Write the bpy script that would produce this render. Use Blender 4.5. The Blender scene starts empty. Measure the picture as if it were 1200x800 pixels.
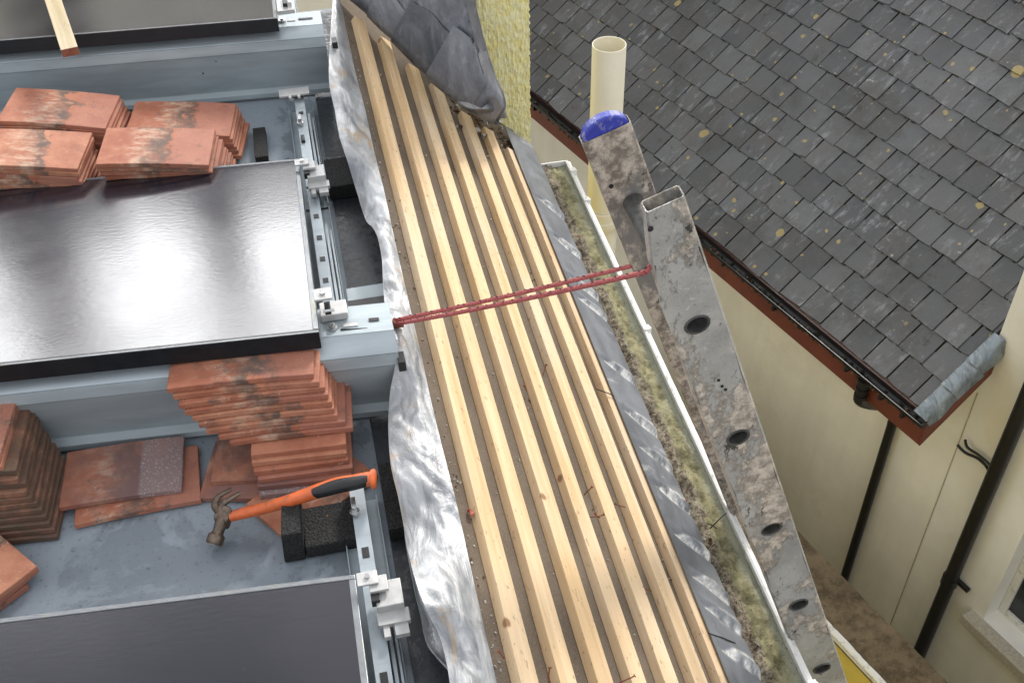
import bpy, bmesh, math, random
from mathutils import Vector, Matrix, Euler, noise
random.seed(7)
RAD = math.radians
S = bpy.context.scene
COL = S.collection
# ------------------------------------------------------------------ camera (solved from the roof's own vanishing points)
F = 1283.0
R = Matrix(((0.97667436, -0.15957475, 0.14367706),
            (-0.21369067, -0.65669766, 0.72324579),
            (-0.02105937, -0.73707807, -0.6754794)))
CAM = Vector((0, 0, 1.6))
def ray(px, py): return R @ Vector((px - 600, py - 400, F))
def atz(px, py, z):
    d = ray(px, py); return CAM + d * ((z - CAM.z) / d.z)
def onp(px, py, q, n):
    d = ray(px, py); return CAM + d * ((Vector(q) - CAM).dot(n) / d.dot(n))
cd = bpy.data.cameras.new('camera'); cam = bpy.data.objects.new('camera', cd); COL.objects.link(cam)
m3 = Matrix((R.col[0], -R.col[1], -R.col[2])).transposed().to_4x4()
q_ = m3.to_quaternion()
cam.matrix_world = Matrix.Translation(CAM) @ q_.to_matrix().to_4x4()
cd.lens = F / 1200 * 36; cd.sensor_width = 36; cd.clip_end = 400; cd.clip_start = 0.05
S.camera = cam

# ------------------------------------------------------------------ helpers
WM = {}
class MB:
    def __init__(s): s.v = []; s.f = []; s.mi = []; s.at = []; s.m = 0; s.a = 0.5
    def add(s, vs, fs):
        o = len(s.v); s.v += [Vector(v) for v in vs]
        for f in fs: s.f.append([i + o for i in f]); s.mi.append(s.m); s.at.append(s.a)
        return s
    def hexa(s, b, t):      # b: 4 bottom corners, t: 4 top corners, same order
        return s.add(list(b) + list(t), [(3, 2, 1, 0), (4, 5, 6, 7), (0, 1, 5, 4), (1, 2, 6, 5), (2, 3, 7, 6), (3, 0, 4, 7)])
    def box(s, c, ax, ay, az, sx, sy, sz):
        c = Vector(c); ax, ay, az = [Vector(a).normalized() for a in (ax, ay, az)]
        p = lambda i, j, k: c + ax * (i * sx / 2) + ay * (j * sy / 2) + az * (k * sz / 2)
        return s.hexa([p(-1, -1, -1), p(1, -1, -1), p(1, 1, -1), p(-1, 1, -1)], [p(-1, -1, 1), p(1, -1, 1), p(1, 1, 1), p(-1, 1, 1)])
    def aabb(s, x0, x1, y0, y1, z0, z1):
        return s.box(((x0 + x1) / 2, (y0 + y1) / 2, (z0 + z1) / 2), (1, 0, 0), (0, 1, 0), (0, 0, 1), abs(x1 - x0), abs(y1 - y0), abs(z1 - z0))
    def prism(s, poly, d):  # poly of points, extruded by vector d
        n = len(poly); d = Vector(d); vs = [Vector(p) for p in poly]
        return s.add(vs + [p + d for p in vs], [tuple(range(n))[::-1], tuple(range(n, 2 * n))] + [(i, (i + 1) % n, n + (i + 1) % n, n + i) for i in range(n)])
    def strip(s, prof, d, n=1):   # open profile swept by d
        k = len(prof); d = Vector(d); vs = []
        for j in range(n + 1): vs += [Vector(p) + d * (j / n) for p in prof]
        return s.add(vs, [(j * k + i, j * k + i + 1, (j + 1) * k + i + 1, (j + 1) * k + i) for j in range(n) for i in range(k - 1)])
    def tube(s, pts, rad, n=10, cap=True, up=None, sq=1.0):
        pts = [Vector(p) for p in pts]; N = len(pts)
        if not isinstance(rad, (list, tuple)): rad = [rad] * N
        vs = []; ref = Vector(up) if up else None
        for i, p in enumerate(pts):
            t = (pts[min(i + 1, N - 1)] - pts[max(i - 1, 0)]).normalized()
            if ref is None:
                ref = Vector((0, 0, 1)) if abs(t.z) < .9 else Vector((1, 0, 0))
            a = t.cross(ref).normalized(); b = a.cross(t).normalized()
            if not up: ref = b
            r = rad[i]; ra, rb = r if isinstance(r, (list, tuple)) else (r, r)
            for k in range(n):
                c_, s_ = math.cos(2 * math.pi * k / n), math.sin(2 * math.pi * k / n)
                if sq != 1.0: c_ = math.copysign(abs(c_) ** sq, c_); s_ = math.copysign(abs(s_) ** sq, s_)
                vs.append(p + a * c_ * ra + b * s_ * rb)
        fs = [(j * n + i, j * n + (i + 1) % n, (j + 1) * n + (i + 1) % n, (j + 1) * n + i) for j in range(N - 1) for i in range(n)]
        if cap: fs += [tuple(range(n))[::-1], tuple((N - 1) * n + k for k in range(n))]
        return s.add(vs, fs)
    def grid(s, P):
        r, c = len(P), len(P[0]); vs = [p for row in P for p in row]
        return s.add(vs, [(i * c + j, i * c + j + 1, (i + 1) * c + j + 1, (i + 1) * c + j) for i in range(r - 1) for j in range(c - 1)])
    def build(s, name, mats, parent=None, smooth=False, bevel=0, solid=0, origin=None, frame=None, seg=2, ang=35, weld=False):
        if not isinstance(mats, (list, tuple)): mats = [mats]
        if parent is not None: M = WM.get(parent.name, parent.matrix_basis).copy()
        else:
            if origin is None:
                o = sum(s.v, Vector()) / len(s.v); o.z = min(v.z for v in s.v)
            else: o = Vector(origin)
            M = Matrix.Translation(o)
        if frame is not None: W = frame
        else: W = M
        Wi = W.inverted()
        me = bpy.data.meshes.new(name)
        me.from_pydata([Wi @ v for v in s.v], [], s.f)
        for m in mats: me.materials.append(m)
        me.polygons.foreach_set('material_index', s.mi)
        at = me.attributes.new('rnd', 'FLOAT', 'FACE'); at.data.foreach_set('value', s.at)
        bm = bmesh.new(); bm.from_mesh(me)
        if weld: bmesh.ops.remove_doubles(bm, verts=bm.verts, dist=1e-5)
        bmesh.ops.recalc_face_normals(bm, faces=bm.faces); bm.to_mesh(me); bm.free()
        if smooth:
            me.polygons.foreach_set('use_smooth', [True] * len(me.polygons))
        o = bpy.data.objects.new(name, me); COL.objects.link(o)
        if parent is not None:
            o.parent = parent; o.matrix_basis = M.inverted() @ W
        else: o.matrix_basis = W
        WM[o.name] = W.copy()
        if solid:
            q = o.modifiers.new('solid', 'SOLIDIFY'); q.thickness = solid; q.offset = -1
        if bevel:
            q = o.modifiers.new('bevel', 'BEVEL'); q.width = bevel; q.segments = seg; q.limit_method = 'ANGLE'; q.angle_limit = RAD(30); q.harden_normals = False
        if smooth:
            q = o.modifiers.new('es', 'EDGE_SPLIT'); q.split_angle = RAD(ang)
        return o
def tag(o, label=None, cat=None, group=None, kind=None):
    if label: o['label'] = label
    if cat: o['category'] = cat
    if group: o['group'] = group
    if kind: o['kind'] = kind
    return o
def thing(name, label, cat, loc=(0, 0, 0), group=None, mat=None):
    o = bpy.data.objects.new(name, None); COL.objects.link(o); o.empty_display_size = .05
    o.matrix_basis = mat if mat is not None else Matrix.Translation(Vector(loc))
    return tag(o, label, cat, group)
def ns(p, s=1.0, o=0): return noise.noise(Vector(p) * s + Vector((o, o * 1.7, -o)))

# ------------------------------------------------------------------ materials
class NT:
    def __init__(s, name):
        s.mat = bpy.data.materials.new(name); s.mat.use_nodes = True; s.t = s.mat.node_tree
        s.b = s.t.nodes['Principled BSDF']; s.tc = s.t.nodes.new('ShaderNodeTexCoord')
        s.info = None
    def n(s, ty, **k):
        x = s.t.nodes.new(ty)
        for a, v in k.items(): setattr(x, a, v)
        return x
    def l(s, a, b): s.t.links.new(a, b)
    def coord(s, stretch=(1, 1, 1), rot=(0, 0, 0), rnd=True):
        mp = s.n('ShaderNodeMapping'); mp.inputs['Scale'].default_value = stretch; mp.inputs['Rotation'].default_value = rot
        s.l(s.tc.outputs['Object'], mp.inputs[0])
        if rnd:
            if not s.info: s.info = s.n('ShaderNodeObjectInfo')
            m = s.n('ShaderNodeVectorMath', operation='SCALE'); m.inputs[0].default_value = (37, 17, 23); s.l(s.info.outputs['Random'], m.inputs['Scale'])
            s.l(m.outputs[0], mp.inputs['Location'])
        return mp.outputs[0]
    def noise(s, scale, detail=4, rough=.6, stretch=(1, 1, 1), rot=(0, 0, 0), dist=0, rnd=True):
        x = s.n('ShaderNodeTexNoise'); x.inputs['Scale'].default_value = scale; x.inputs['Detail'].default_value = detail
        x.inputs['Roughness'].default_value = rough; x.inputs['Distortion'].default_value = dist
        s.l(s.coord(stretch, rot, rnd), x.inputs['Vector']); return x.outputs['Fac']
    def voro(s, scale, stretch=(1, 1, 1), feat='F1', out='Distance', rnd=False):
        x = s.n('ShaderNodeTexVoronoi'); x.feature = feat; x.inputs['Scale'].default_value = scale
        s.l(s.coord(stretch, rnd=rnd), x.inputs['Vector']); return x.outputs[out]
    def ramp(s, v, lo, hi, a=0.0, b=1.0):
        x = s.n('ShaderNodeMapRange'); x.interpolation_type = 'SMOOTHSTEP'
        for i, q in zip((1, 2, 3, 4), (lo, hi, a, b)): x.inputs[i].default_value = q
        s.l(v, x.inputs[0]); return x.outputs[0]
    def math(s, op, a, b=None):
        x = s.n('ShaderNodeMath', operation=op)
        for i, q in enumerate((a, b)):
            if q is None: continue
            if isinstance(q, (int, float)): x.inputs[i].default_value = q
            else: s.l(q, x.inputs[i])
        return x.outputs[0]
    def mix(s, f, a, b, mode='MIX'):
        x = s.n('ShaderNodeMix', data_type='RGBA', blend_type=mode)
        for i, q in ((0, f), (6, a), (7, b)):
            if isinstance(q, (int, float)): x.inputs[i].default_value = q
            elif isinstance(q, (tuple, list)): x.inputs[i].default_value = (*q[:3], 1)
            else: s.l(q, x.inputs[i])
        return x.outputs[2]
    def bump(s, h, dist=.001, st=1.0):
        x = s.n('ShaderNodeBump'); x.inputs['Distance'].default_value = dist; x.inputs['Strength'].default_value = st
        s.l(h, x.inputs['Height'])
        if s.b.inputs['Normal'].links: s.l(s.b.inputs['Normal'].links[0].from_socket, x.inputs['Normal'])
        s.l(x.outputs[0], s.b.inputs['Normal'])
    def out(s, col, rough=.5, metal=0.0, ior=None, coat=0):
        for nm, q in (('Base Color', col), ('Roughness', rough), ('Metallic', metal)):
            if isinstance(q, (int, float)): s.b.inputs[nm].default_value = q
            elif isinstance(q, tuple): s.b.inputs[nm].default_value = (*q, 1)
            else: s.l(q, s.b.inputs[nm])
        if ior: s.b.inputs['IOR'].default_value = ior
        if coat: s.b.inputs['Coat Weight'].default_value = coat; s.b.inputs['Coat Roughness'].default_value = .1
        return s.mat
def simple(name, c, rough=.5, metal=0.0, var=.25, scale=30, bump=.0004, bscale=200, dirt=None, ds=8):
    t = NT(name); n = t.noise(scale, 5)
    col = t.mix(t.ramp(n, .3, .7), tuple(x * (1 - var) for x in c), tuple(min(1, x * (1 + var)) for x in c))
    if dirt: col = t.mix(t.ramp(t.noise(ds, 8, .7), .52, .66, 0, .8), col, dirt)
    if name.endswith('_render'):
        col = t.mix(t.ramp(t.noise(1.5, 6, .65, (3, 3, .35), rnd=False), .42, .68, 0, .30), col, tuple(x * .82 for x in c)); col = t.mix(t.ramp(t.noise(24, 8, .8, rnd=False), .60, .70, 0, .35), col, tuple(x * .7 for x in c))
    t.bump(t.noise(bscale, 3), bump)
    return t.out(col, t.ramp(n, .2, .8, max(0, rough - .08), min(1, rough + .08)), metal)

# terracotta roof tile: nib/lap stain across at about 60 % of the length
def mat_tile(name, mossy=0.0, purple=0.0):
    t = NT(name); t.info = t.n('ShaderNodeObjectInfo'); rn = t.info.outputs['Random']
    sp = t.n('ShaderNodeSeparateXYZ'); t.l(t.tc.outputs['Object'], sp.inputs[0])
    big = t.noise(14, 6, .65); fine = t.noise(120, 5, .7); sh = t.math('MULTIPLY', t.math('SUBTRACT', rn, .5), .05)
    c = t.mix(t.ramp(big, .35, .65), (.35, .128, .068), (.50, .225, .13))
    c = t.mix(t.ramp(rn, 0, 1, 0, .55), c, (.30, .085, .05))
    x = t.math('ADD', t.math('ADD', sp.outputs[0], sh), t.math('MULTIPLY', t.math('SUBTRACT', big, .5), .22))
    lap = t.math('MULTIPLY', t.ramp(x, -.035, .028), t.ramp(x, .028, .042, 1, 0))
    pale = t.math('MULTIPLY', t.ramp(x, -.10, -.02), t.ramp(x, .0, .03, 1, 0))
    c = t.mix(t.math('MULTIPLY', pale, t.ramp(t.noise(22, 6, .7, (1, 2.5, 1)), .42, .62, 0, .75)), c, (.56, .40, .29))
    c = t.mix(t.math('MULTIPLY', lap, t.ramp(t.noise(30, 5), .3, .6, .3, .95)), c, (.10, .075, .06))
    ex = t.ramp(sp.outputs[0], .036, .044)
    c = t.mix(t.math('MULTIPLY', ex, t.ramp(rn, 0, 1, .05, .45)), c, (.36, .17, .13))
    c = t.mix(t.math('MULTIPLY', ex, t.ramp(t.noise(260, 3), .64, .70, 0, .4)), c, (.58, .48, .42))
    c = t.mix(t.ramp(t.noise(9, 8, .75), .54, .66, 0, .8), c, (.12, .085, .07))
    c = t.mix(t.ramp(t.noise(55, 6, .75), .64, .70, 0, .7), c, (.66, .55, .46))
    if mossy: c = t.mix(t.ramp(t.noise(9, 8, .75), .30, .52, .35, mossy), c, (.065, .052, .036))
    if purple:
        c = t.mix(t.ramp(t.noise(6, 6, .6), .35, .6, .2, purple), c, (.17, .095, .09))
        c = t.mix(t.math('MULTIPLY', ex, .6), c, (.25, .20, .20)); c = t.mix(t.math('MULTIPLY', ex, t.ramp(t.noise(190, 4, .8), .56, .62, 0, .7)), c, (.52, .47, .45))
    t.bump(fine, .0006); t.bump(big, .0012)
    return t.out(c, .72)
MT = mat_tile('clay_tile'); MTm = mat_tile('clay_tile_mossy', .85); MTp = mat_tile('clay_tile_purple', 0, .85)

def mat_wood(name, base, light, st=(1, 1, 1)):
    t = NT(name)
    st2 = (60 * st[0], 1.2, 60 * st[0])
    g = t.noise(1.6, 6, .6, (26, 1.0, 26), dist=.6); g2 = t.noise(5, 4, .6, (40, 1.2, 40))
    c = t.mix(t.ramp(g, .3, .7), base, light)
    c = t.mix(t.ramp(g2, .5, .75, 0, .35), c, tuple(x * .72 for x in base))
    c = t.mix(t.ramp(t.noise(2.2, 3, .5), .42, .72, 0, .5), c, (.66, .56, .42))
    kn = t.voro(7, (1, .9, 1), rnd=True)
    c = t.mix(t.ramp(kn, .035, .075, .85, 0), c, (.23, .10, .035))
    c = t.mix(t.ramp(t.noise(110, 4, .7, (1, .35, 1)), .61, .67, 0, .65), c, (.25, .16, .09))
    c = t.mix(t.ramp(t.noise(11, 7, .8), .63, .72, 0, .45), c, (.36, .29, .20))
    c = t.mix(t.ramp(t.noise(30, 7, .8, (9, .5, 9)), .63, .70, 0, .45), c, (.33, .20, .09))
    c = t.mix(t.ramp(t.noise(200, 3, .8, (.25, 1, .25)), .60, .72, 0, .22), c, (.40, .28, .15))
    c = t.mix(t.ramp(t.noise(3.3, 6, .7), .60, .72, 0, .3), c, (.42, .38, .31))
    t.bump(g2, .0006); t.bump(t.noise(200, 3, .8, (.25, 1, .25)), .0004)
    return t.out(c, .75)
M_wood = mat_wood('new_softwood', (.60, .40, .20), (.76, .56, .34))
M_wood2 = mat_wood('softwood_greyed', (.55, .37, .20), (.68, .52, .34))
M_old = mat_wood('timber_weathered', (.42, .33, .18), (.62, .52, .34))
M_end = simple('timber_end_grain', (.24, .085, .05), .8, scale=120)

def mat_lead(name, base=(.30, .315, .34), light=(.55, .56, .58), rust=0.0, metal=.55, rough=.42, patina=.5, rot=0.9, bs=.006, streak=.5):
    t = NT(name)
    a = t.noise(3.2, 7, .65, (5, 1.6, 2), (0, 0, rot), 1.2, rnd=False); b = t.noise(20, 6, .7, (1.6, streak, 1), (0, 0, rot), rnd=False, dist=.5)
    c = t.mix(t.ramp(a, .32, .62), base, light)
    c = t.mix(t.ramp(b, .52, .68, 0, patina), c, (.78, .78, .78))
    c = t.mix(t.ramp(t.noise(9, 8, .75, rnd=False), .6, .72, 0, .55), c, tuple(x * .45 for x in base))
    if rust: c = t.mix(t.ramp(t.noise(4.5, 5, .6, (3, 1.5, 1), (0, 0, rot), .8, rnd=False), .58, .72, 0, rust), c, (.42, .27, .12))
    t.bump(t.noise(60, 4, .6, rnd=False), .0012 if bs > .003 else .0004); t.bump(a, bs)
    return t.out(c, t.ramp(b, .3, .7, rough - .1, rough + .12), metal)
M_flap = mat_lead('lead_pale_streaked', (.19, .20, .215), (.45, .46, .47), rust=.9, metal=.3, rough=.46, patina=.6, streak=.22, rot=.75)
M_eaves = mat_lead('lead_slate_grey', (.17, .185, .21), (.25, .265, .29), metal=.35, rough=.42, patina=.0)
M_dark = mat_lead('lead_dark', (.105, .11, .125), (.175, .18, .20), metal=.4, rough=.36, patina=.12, bs=.0015)
M_lash = mat_lead('lead_bluish', (.13, .16, .18), (.27, .31, .34), metal=.4, rough=.4, patina=.2)
M_scuff = mat_lead('lead_scuffed_white', (.42, .42, .42), (.62, .62, .60), metal=.25, rough=.5, patina=.6)

def mat_galv(name, base, rough=.36, metal=.55):
    t = NT(name)
    n = t.noise(9, 4, .55, (.6, 3, 3), rnd=False)
    c = t.mix(t.ramp(n, .3, .7), tuple(x * .88 for x in base), tuple(x * 1.1 for x in base))
    c = t.mix(t.ramp(t.noise(28, 7, .75, (1, 3, 3), rnd=False), .62, .74, 0, .35), c, tuple(x * .55 for x in base))
    c = t.mix(t.ramp(t.noise(150, 4, .7, rnd=False), .66, .72, 0, .35), c, (.7, .7, .7))
    return t.out(c, t.ramp(n, .2, .8, rough - .06, rough + .1), metal)
M_galv = mat_galv('galvanised_blue_grey', (.38, .44, .465), .45, .2)
M_rail = mat_galv('galvanised_rail', (.38, .43, .46), .38, .4)
M_alu = simple('bare_aluminium', (.50, .50, .49), .48, .3, .08, 40, .0002)
M_steel = simple('steel_bolt', (.55, .55, .55), .25, .9, .1, 80)
M_black = simple('black_plastic', (.012, .012, .013), .45)
M_rubber = None
t = NT('crumb_rubber'); v = t.voro(260); c = t.mix(t.ramp(t.noise(300, 3), .4, .6), (.006, .006, .006), (.028, .028, .028))
c = t.mix(t.ramp(t.noise(40, 5, .7), .69, .72, 0, 1), c, (.35, .10, .04)); t.bump(v, .002); M_rubber = t.out(c, .85)

t = NT('roof_membrane')  # wet grey single ply
big = t.noise(1.6, 6, .6, rnd=False); fine = t.noise(70, 5, .7, rnd=False)
c = t.mix(t.ramp(big, .3, .7), (.205, .245, .285), (.30, .345, .385))
c = t.mix(t.ramp(t.noise(95, 5, .75, rnd=False), .575, .65, 0, .7), c, (.09, .10, .11))
c = t.mix(t.ramp(t.noise(38, 6, .8, rnd=False), .64, .70, 0, .6), c, (.04, .045, .05))
wet = t.ramp(t.noise(3.1, 7, .65, rnd=False, dist=.4), .50, .56)
c = t.mix(t.math('MULTIPLY', wet, .35), c, (.03, .037, .045))
c = t.mix(t.ramp(t.noise(5, 5, .6, rnd=False), .63, .75, 0, .35), c, (.16, .16, .09))
t.bump(fine, .0006); M_memb = t.out(c, t.ramp(wet, 0, 1, .55, .22))
t = NT('wet_walkway_sheet')
c = t.mix(t.ramp(t.noise(3, 6, .6, rnd=False), .35, .7), (.022, .026, .03), (.05, .056, .062))
wet = t.ramp(t.noise(60, 6, .75, rnd=False), .50, .56); c = t.mix(t.math('MULTIPLY', wet, .3), c, (.09, .10, .11))
t.bump(t.noise(120, 3, rnd=False), .0006); M_walk = t.out(c, t.ramp(wet, 0, 1, .42, .18))
M_gline = simple('black_frame', (.010, .011, .014), .35, .3, .1)
M_frl = simple('frame_edge_grey', (.16, .17, .18), .35, .5, .1, dirt=(.2, .2, .16), ds=12)

t = NT('panel_glass')
c = t.mix(t.ramp(t.noise(260, 4, .7, rnd=False), .72, .74, 0, 1), (.012, .012, .018), (.5, .5, .5))
c = t.mix(t.ramp(t.noise(3, 4, rnd=False), .3, .7, 0, .3), c, (.022, .020, .028))
t.bump(t.noise(60, 2, .5, (1, 2.2, 1), rnd=False), .00022, .6)
M_glass = t.out(c, t.ramp(t.noise(2.5, 5, rnd=False), .3, .7, .15, .21), 0, 1.5)

t = NT('felt_underlay')
c = t.mix(t.ramp(t.noise(5, 6, rnd=False), .3, .7), (.115, .087, .062), (.175, .138, .10))
c = t.mix(t.ramp(t.noise(420, 3, .7, rnd=False), .58, .66, 0, .8), c, (.27, .23, .19))
c = t.mix(t.ramp(t.noise(300, 4, .7, rnd=False), .60, .66, 0, .8), c, (.03, .024, .018))
t.bump(t.noise(400, 3, rnd=False), .0012); M_felt = t.out(c, .95)

t = NT('yellow_roughcast')
c = t.mix(t.ramp(t.noise(45, 5, .7, rnd=False), .35, .65), (.88, .79, .33), (.95, .91, .56))
c = t.mix(t.ramp(t.noise(9, 5, rnd=False), .6, .8, 0, .3), c, (.6, .52, .25))
t.bump(t.noise(90, 4, .7, rnd=False), .006); M_yell = t.out(c, .85)
M_yellow = simple('yellow_paint', (.72, .58, .13), .6, 0, .1, 5, .0006, 80)
M_cream = simple('cream_render', (.87, .845, .77), .8, 0, .05, 2.2, .0015, 160, dirt=(.80, .77, .69), ds=1.3)
M_cream2 = simple('pale_render', (.87, .855, .80), .8, 0, .05, 2.2, .0012, 160)
M_pipe = simple('cream_upvc', (.80, .75, .60), .35, 0, .04, 6, .0002, 80, dirt=(.66, .62, .47), ds=6)
M_white = simple('white_upvc', (.78, .78, .75), .4, 0, .05, 10, .0003, 80, dirt=(.45, .44, .36), ds=26)
M_redw = simple('red_brown_board', (.155, .042, .026), .55, 0, .15, 6, .0005, 60)
M_bgut = simple('black_upvc', (.012, .012, .013), .38, 0, .2, 20)
M_sill = simple('stone_sill', (.46, .42, .34), .85, 0, .15, 60, .001, 200)
M_blue = simple('blue_cap', (.03, .045, .36), .45, 0, .15, 30, dirt=(.35, .33, .36), ds=60)
M_win = NT('window_glass').out((.02, .025, .03), .05, 0, 1.5)
M_rust = simple('rusty_steel', (.20, .07, .035), .75, .3, .3, 200)
M_brown = simple('gutter_debris', (.16, .10, .055), .95, 0, .6, 130, .004, 150)
M_leaf = simple('dead_leaf', (.30, .075, .05), .6, 0, .3, 60)
M_stone = simple('mortar_crumbs', (.45, .42, .36), .9, 0, .3, 90)

t = NT('moss')
n1 = t.noise(28, 6, .7, rnd=False)
sx_ = t.n('ShaderNodeSeparateXYZ'); t.l(t.tc.outputs['Object'], sx_.inputs[0])
xx = t.math('ADD', sx_.outputs[0], t.math('MULTIPLY', t.math('SUBTRACT', t.noise(14, 6, .7, rnd=False), .5), .06))
c = t.mix(t.ramp(n1, .3, .65), (.15, .135, .065), (.40, .37, .21))
c = t.mix(t.ramp(xx, .724, .738, 1, 0), c, t.mix(t.ramp(t.noise(90, 5, .8, rnd=False), .4, .6), (.10, .07, .045), (.40, .35, .26)))
c = t.mix(t.ramp(xx, .757, .775, 0, .85), c, (.40, .41, .31))
c = t.mix(t.ramp(t.noise(9, 5, rnd=False), .55, .7, 0, .5), c, (.42, .42, .30))
c = t.mix(t.ramp(t.noise(140, 4, .8, rnd=False), .58, .66, 0, .8), c, (.05, .045, .02))
t.bump(t.noise(160, 5, .8, rnd=False), .006); M_moss = t.out(c, .95)

t = NT('mossy_concrete')
c = t.mix(t.ramp(t.noise(7, 7, .7, rnd=False), .35, .65), (.085, .062, .036), (.22, .165, .10))
c = t.mix(t.ramp(t.noise(3.5, 8, .75, rnd=False), .54, .66, 0, .8), c, (.05, .04, .022))
c = t.mix(t.ramp(t.noise(34, 6, .8, rnd=False), .60, .68, 0, .6), c, (.38, .32, .19))
t.bump(t.noise(60, 6, .75, rnd=False), .008); M_cop = t.out(c, .95)

t = NT('muddy_aluminium')
base = t.mix(t.ramp(t.noise(12, 4), .3, .7), (.34, .34, .33), (.50, .50, .48))
mk = t.ramp(t.noise(8, 10, .76, (1, 1, .5)), .50, .545)
mud = t.mix(t.ramp(t.noise(45, 6, .75), .35, .65), (.24, .21, .175), (.58, .52, .44))
c = t.mix(mk, base, mud)
c = t.mix(t.ramp(t.noise(4, 5, .6, (1, 1, .4)), .52, .7, 0, .35), c, (.17, .165, .155))
c = t.mix(t.ramp(t.noise(30, 7, .7, (1, 1, .5)), .605, .655, 0, .9), c, (.04, .037, .033))
c = t.mix(t.ramp(t.noise(70, 6, .85), .60, .64, 0, .8), c, (.70, .66, .58))
c = t.mix(t.ramp(t.noise(60, 6, .85), .62, .66, 0, .85), c, (.05, .045, .04))
c = t.mix(t.ramp(t.noise(170, 5, .85), .58, .64, 0, .6), c, (.13, .12, .11)); c = t.mix(t.ramp(t.noise(150, 5, .85, (1, 1, .4)), .60, .66, 0, .6), c, (.66, .63, .56))
t.bump(mk, .0014); t.bump(t.noise(80, 6, .7), .0014)
M_lad = t.out(c, t.ramp(mk, 0, 1, .42, .85), t.ramp(mk, 0, 1, .35, 0))
t = NT('very_muddy_aluminium')
mk = t.ramp(t.noise(8, 9, .7, (1, 1, .6)), .40, .50)
mud = t.mix(t.ramp(t.noise(35, 7, .75), .38, .62), (.17, .145, .12), (.56, .49, .41))
c = t.mix(mk, (.22, .21, .20), mud)
c = t.mix(t.ramp(t.noise(17, 8, .75, (1, 1, .7)), .55, .62, 0, .9), c, (.045, .04, .036))
t.bump(t.noise(40, 7, .75), .004)
M_lad2 = t.out(c, .8, t.ramp(mk, 0, 1, .4, 0))

t = NT('natural_slate')
at = t.n('ShaderNodeAttribute'); at.attribute_name = 'rnd'; rv = at.outputs['Fac']
c = t.mix(rv, (.068, .072, .078), (.128, .134, .142))
c = t.mix(t.ramp(t.noise(4.5, 5, .6, rnd=False), .4, .7, 0, .5), c, (.105, .095, .093))
st = t.noise(9, 7, .72, (2.2, .8, 1), rnd=False)
c = t.mix(t.math('MULTIPLY', t.ramp(st, .52, .64, 0, .75), t.ramp(t.noise(2.2, 4, rnd=False), .4, .65)), c, (.27, .285, .32))
c = t.mix(t.ramp(t.noise(26, 6, .8, (1, .6, 1), rnd=False), .62, .70, 0, .5), c, (.03, .03, .028))
c = t.mix(t.ramp(t.noise(1.3, 6, .7, rnd=False), .5, .64, 0, .6), c, (.05, .05, .048))
c = t.mix(t.ramp(t.noise(7, 9, .8, (1, .7, 1), rnd=False), .58, .66, 0, .75), c, (.038, .036, .028))
sc = t.ramp(t.noise(16, 8, .8, rnd=False), .62, .65, 0, 1)
c = t.mix(t.math('MULTIPLY', sc, t.ramp(t.noise(1.1, 3, rnd=False), .5, .62)), c, (.42, .41, .34))
for scl, dn, a0 in ((2.6, .60, .12), (4.4, .55, .13), (9, .55, .16)):
    vd = t.n('ShaderNodeTexVoronoi'); vd.inputs['Scale'].default_value = scl
    nz = t.n('ShaderNodeTexNoise'); nz.inputs['Scale'].default_value = 14; t.l(t.tc.outputs['Object'], nz.inputs['Vector'])
    vm = t.n('ShaderNodeVectorMath', operation='MULTIPLY_ADD'); vm.inputs[1].default_value = (.045,) * 3; t.l(nz.outputs['Color'], vm.inputs[0]); t.l(t.tc.outputs['Object'], vm.inputs[2])
    t.l(vm.outputs[0], vd.inputs['Vector'])
    sx = t.n('ShaderNodeSeparateColor'); t.l(vd.outputs['Color'], sx.inputs[0])
    rad = t.ramp(sx.outputs[0], dn - .45, 1.0, 0.0, a0)
    rel = t.math('DIVIDE', vd.outputs['Distance'], t.math('ADD', rad, .0005))
    ins = t.math('MULTIPLY', t.ramp(rel, .9, 1.05, 1, 0), t.ramp(sx.outputs[1], .32, .36))
    ring = t.mix(t.noise(60, 4, .7, rnd=False), (.24, .18, .07), (.46, .37, .16))
    c = t.mix(t.math('MULTIPLY', ins, .9), c, ring)
t.bump(st, .004); t.bump(t.noise(40, 6, .7, rnd=False), .003)
M_slate = t.out(c, t.ramp(st, .3, .7, .36, .55))
M_mjoint = simple('moss_dark', (.024, .023, .013), .95, 0, .5, 40, .004, 120)

t = NT('concrete_ground'); c = t.mix(t.ramp(t.noise(1.2, 7), .3, .7), (.16, .155, .14), (.26, .25, .23)); t.bump(t.noise(30, 5), .01); M_grd = t.out(c, .9)
t = NT('rope'); sp = t.n('ShaderNodeTexChecker'); sp.inputs['Scale'].default_value = 1
c = t.mix(t.ramp(t.noise(240, 2, .5, rnd=False), .3, .7), (.30, .055, .06), (.46, .13, .12)); t.bump(t.noise(900, 1, rnd=False), .0006); M_rope = t.out(c, .75)
M_fleck = simple('rope_fleck', (.02, .018, .018), .8)
M_orange = simple('orange_handle', (.62, .13, .035), .42, 0, .12, 50, .0004, 150, dirt=(.30, .12, .07), ds=34)
M_hhead = simple('hammer_steel', (.17, .13, .10), .42, .75, .35, 60, .0006, 150, dirt=(.10, .07, .05), ds=20)
M_hface = simple('hammer_face', (.30, .29, .28), .35, .85, .2, 90, .0004, 200)

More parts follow.
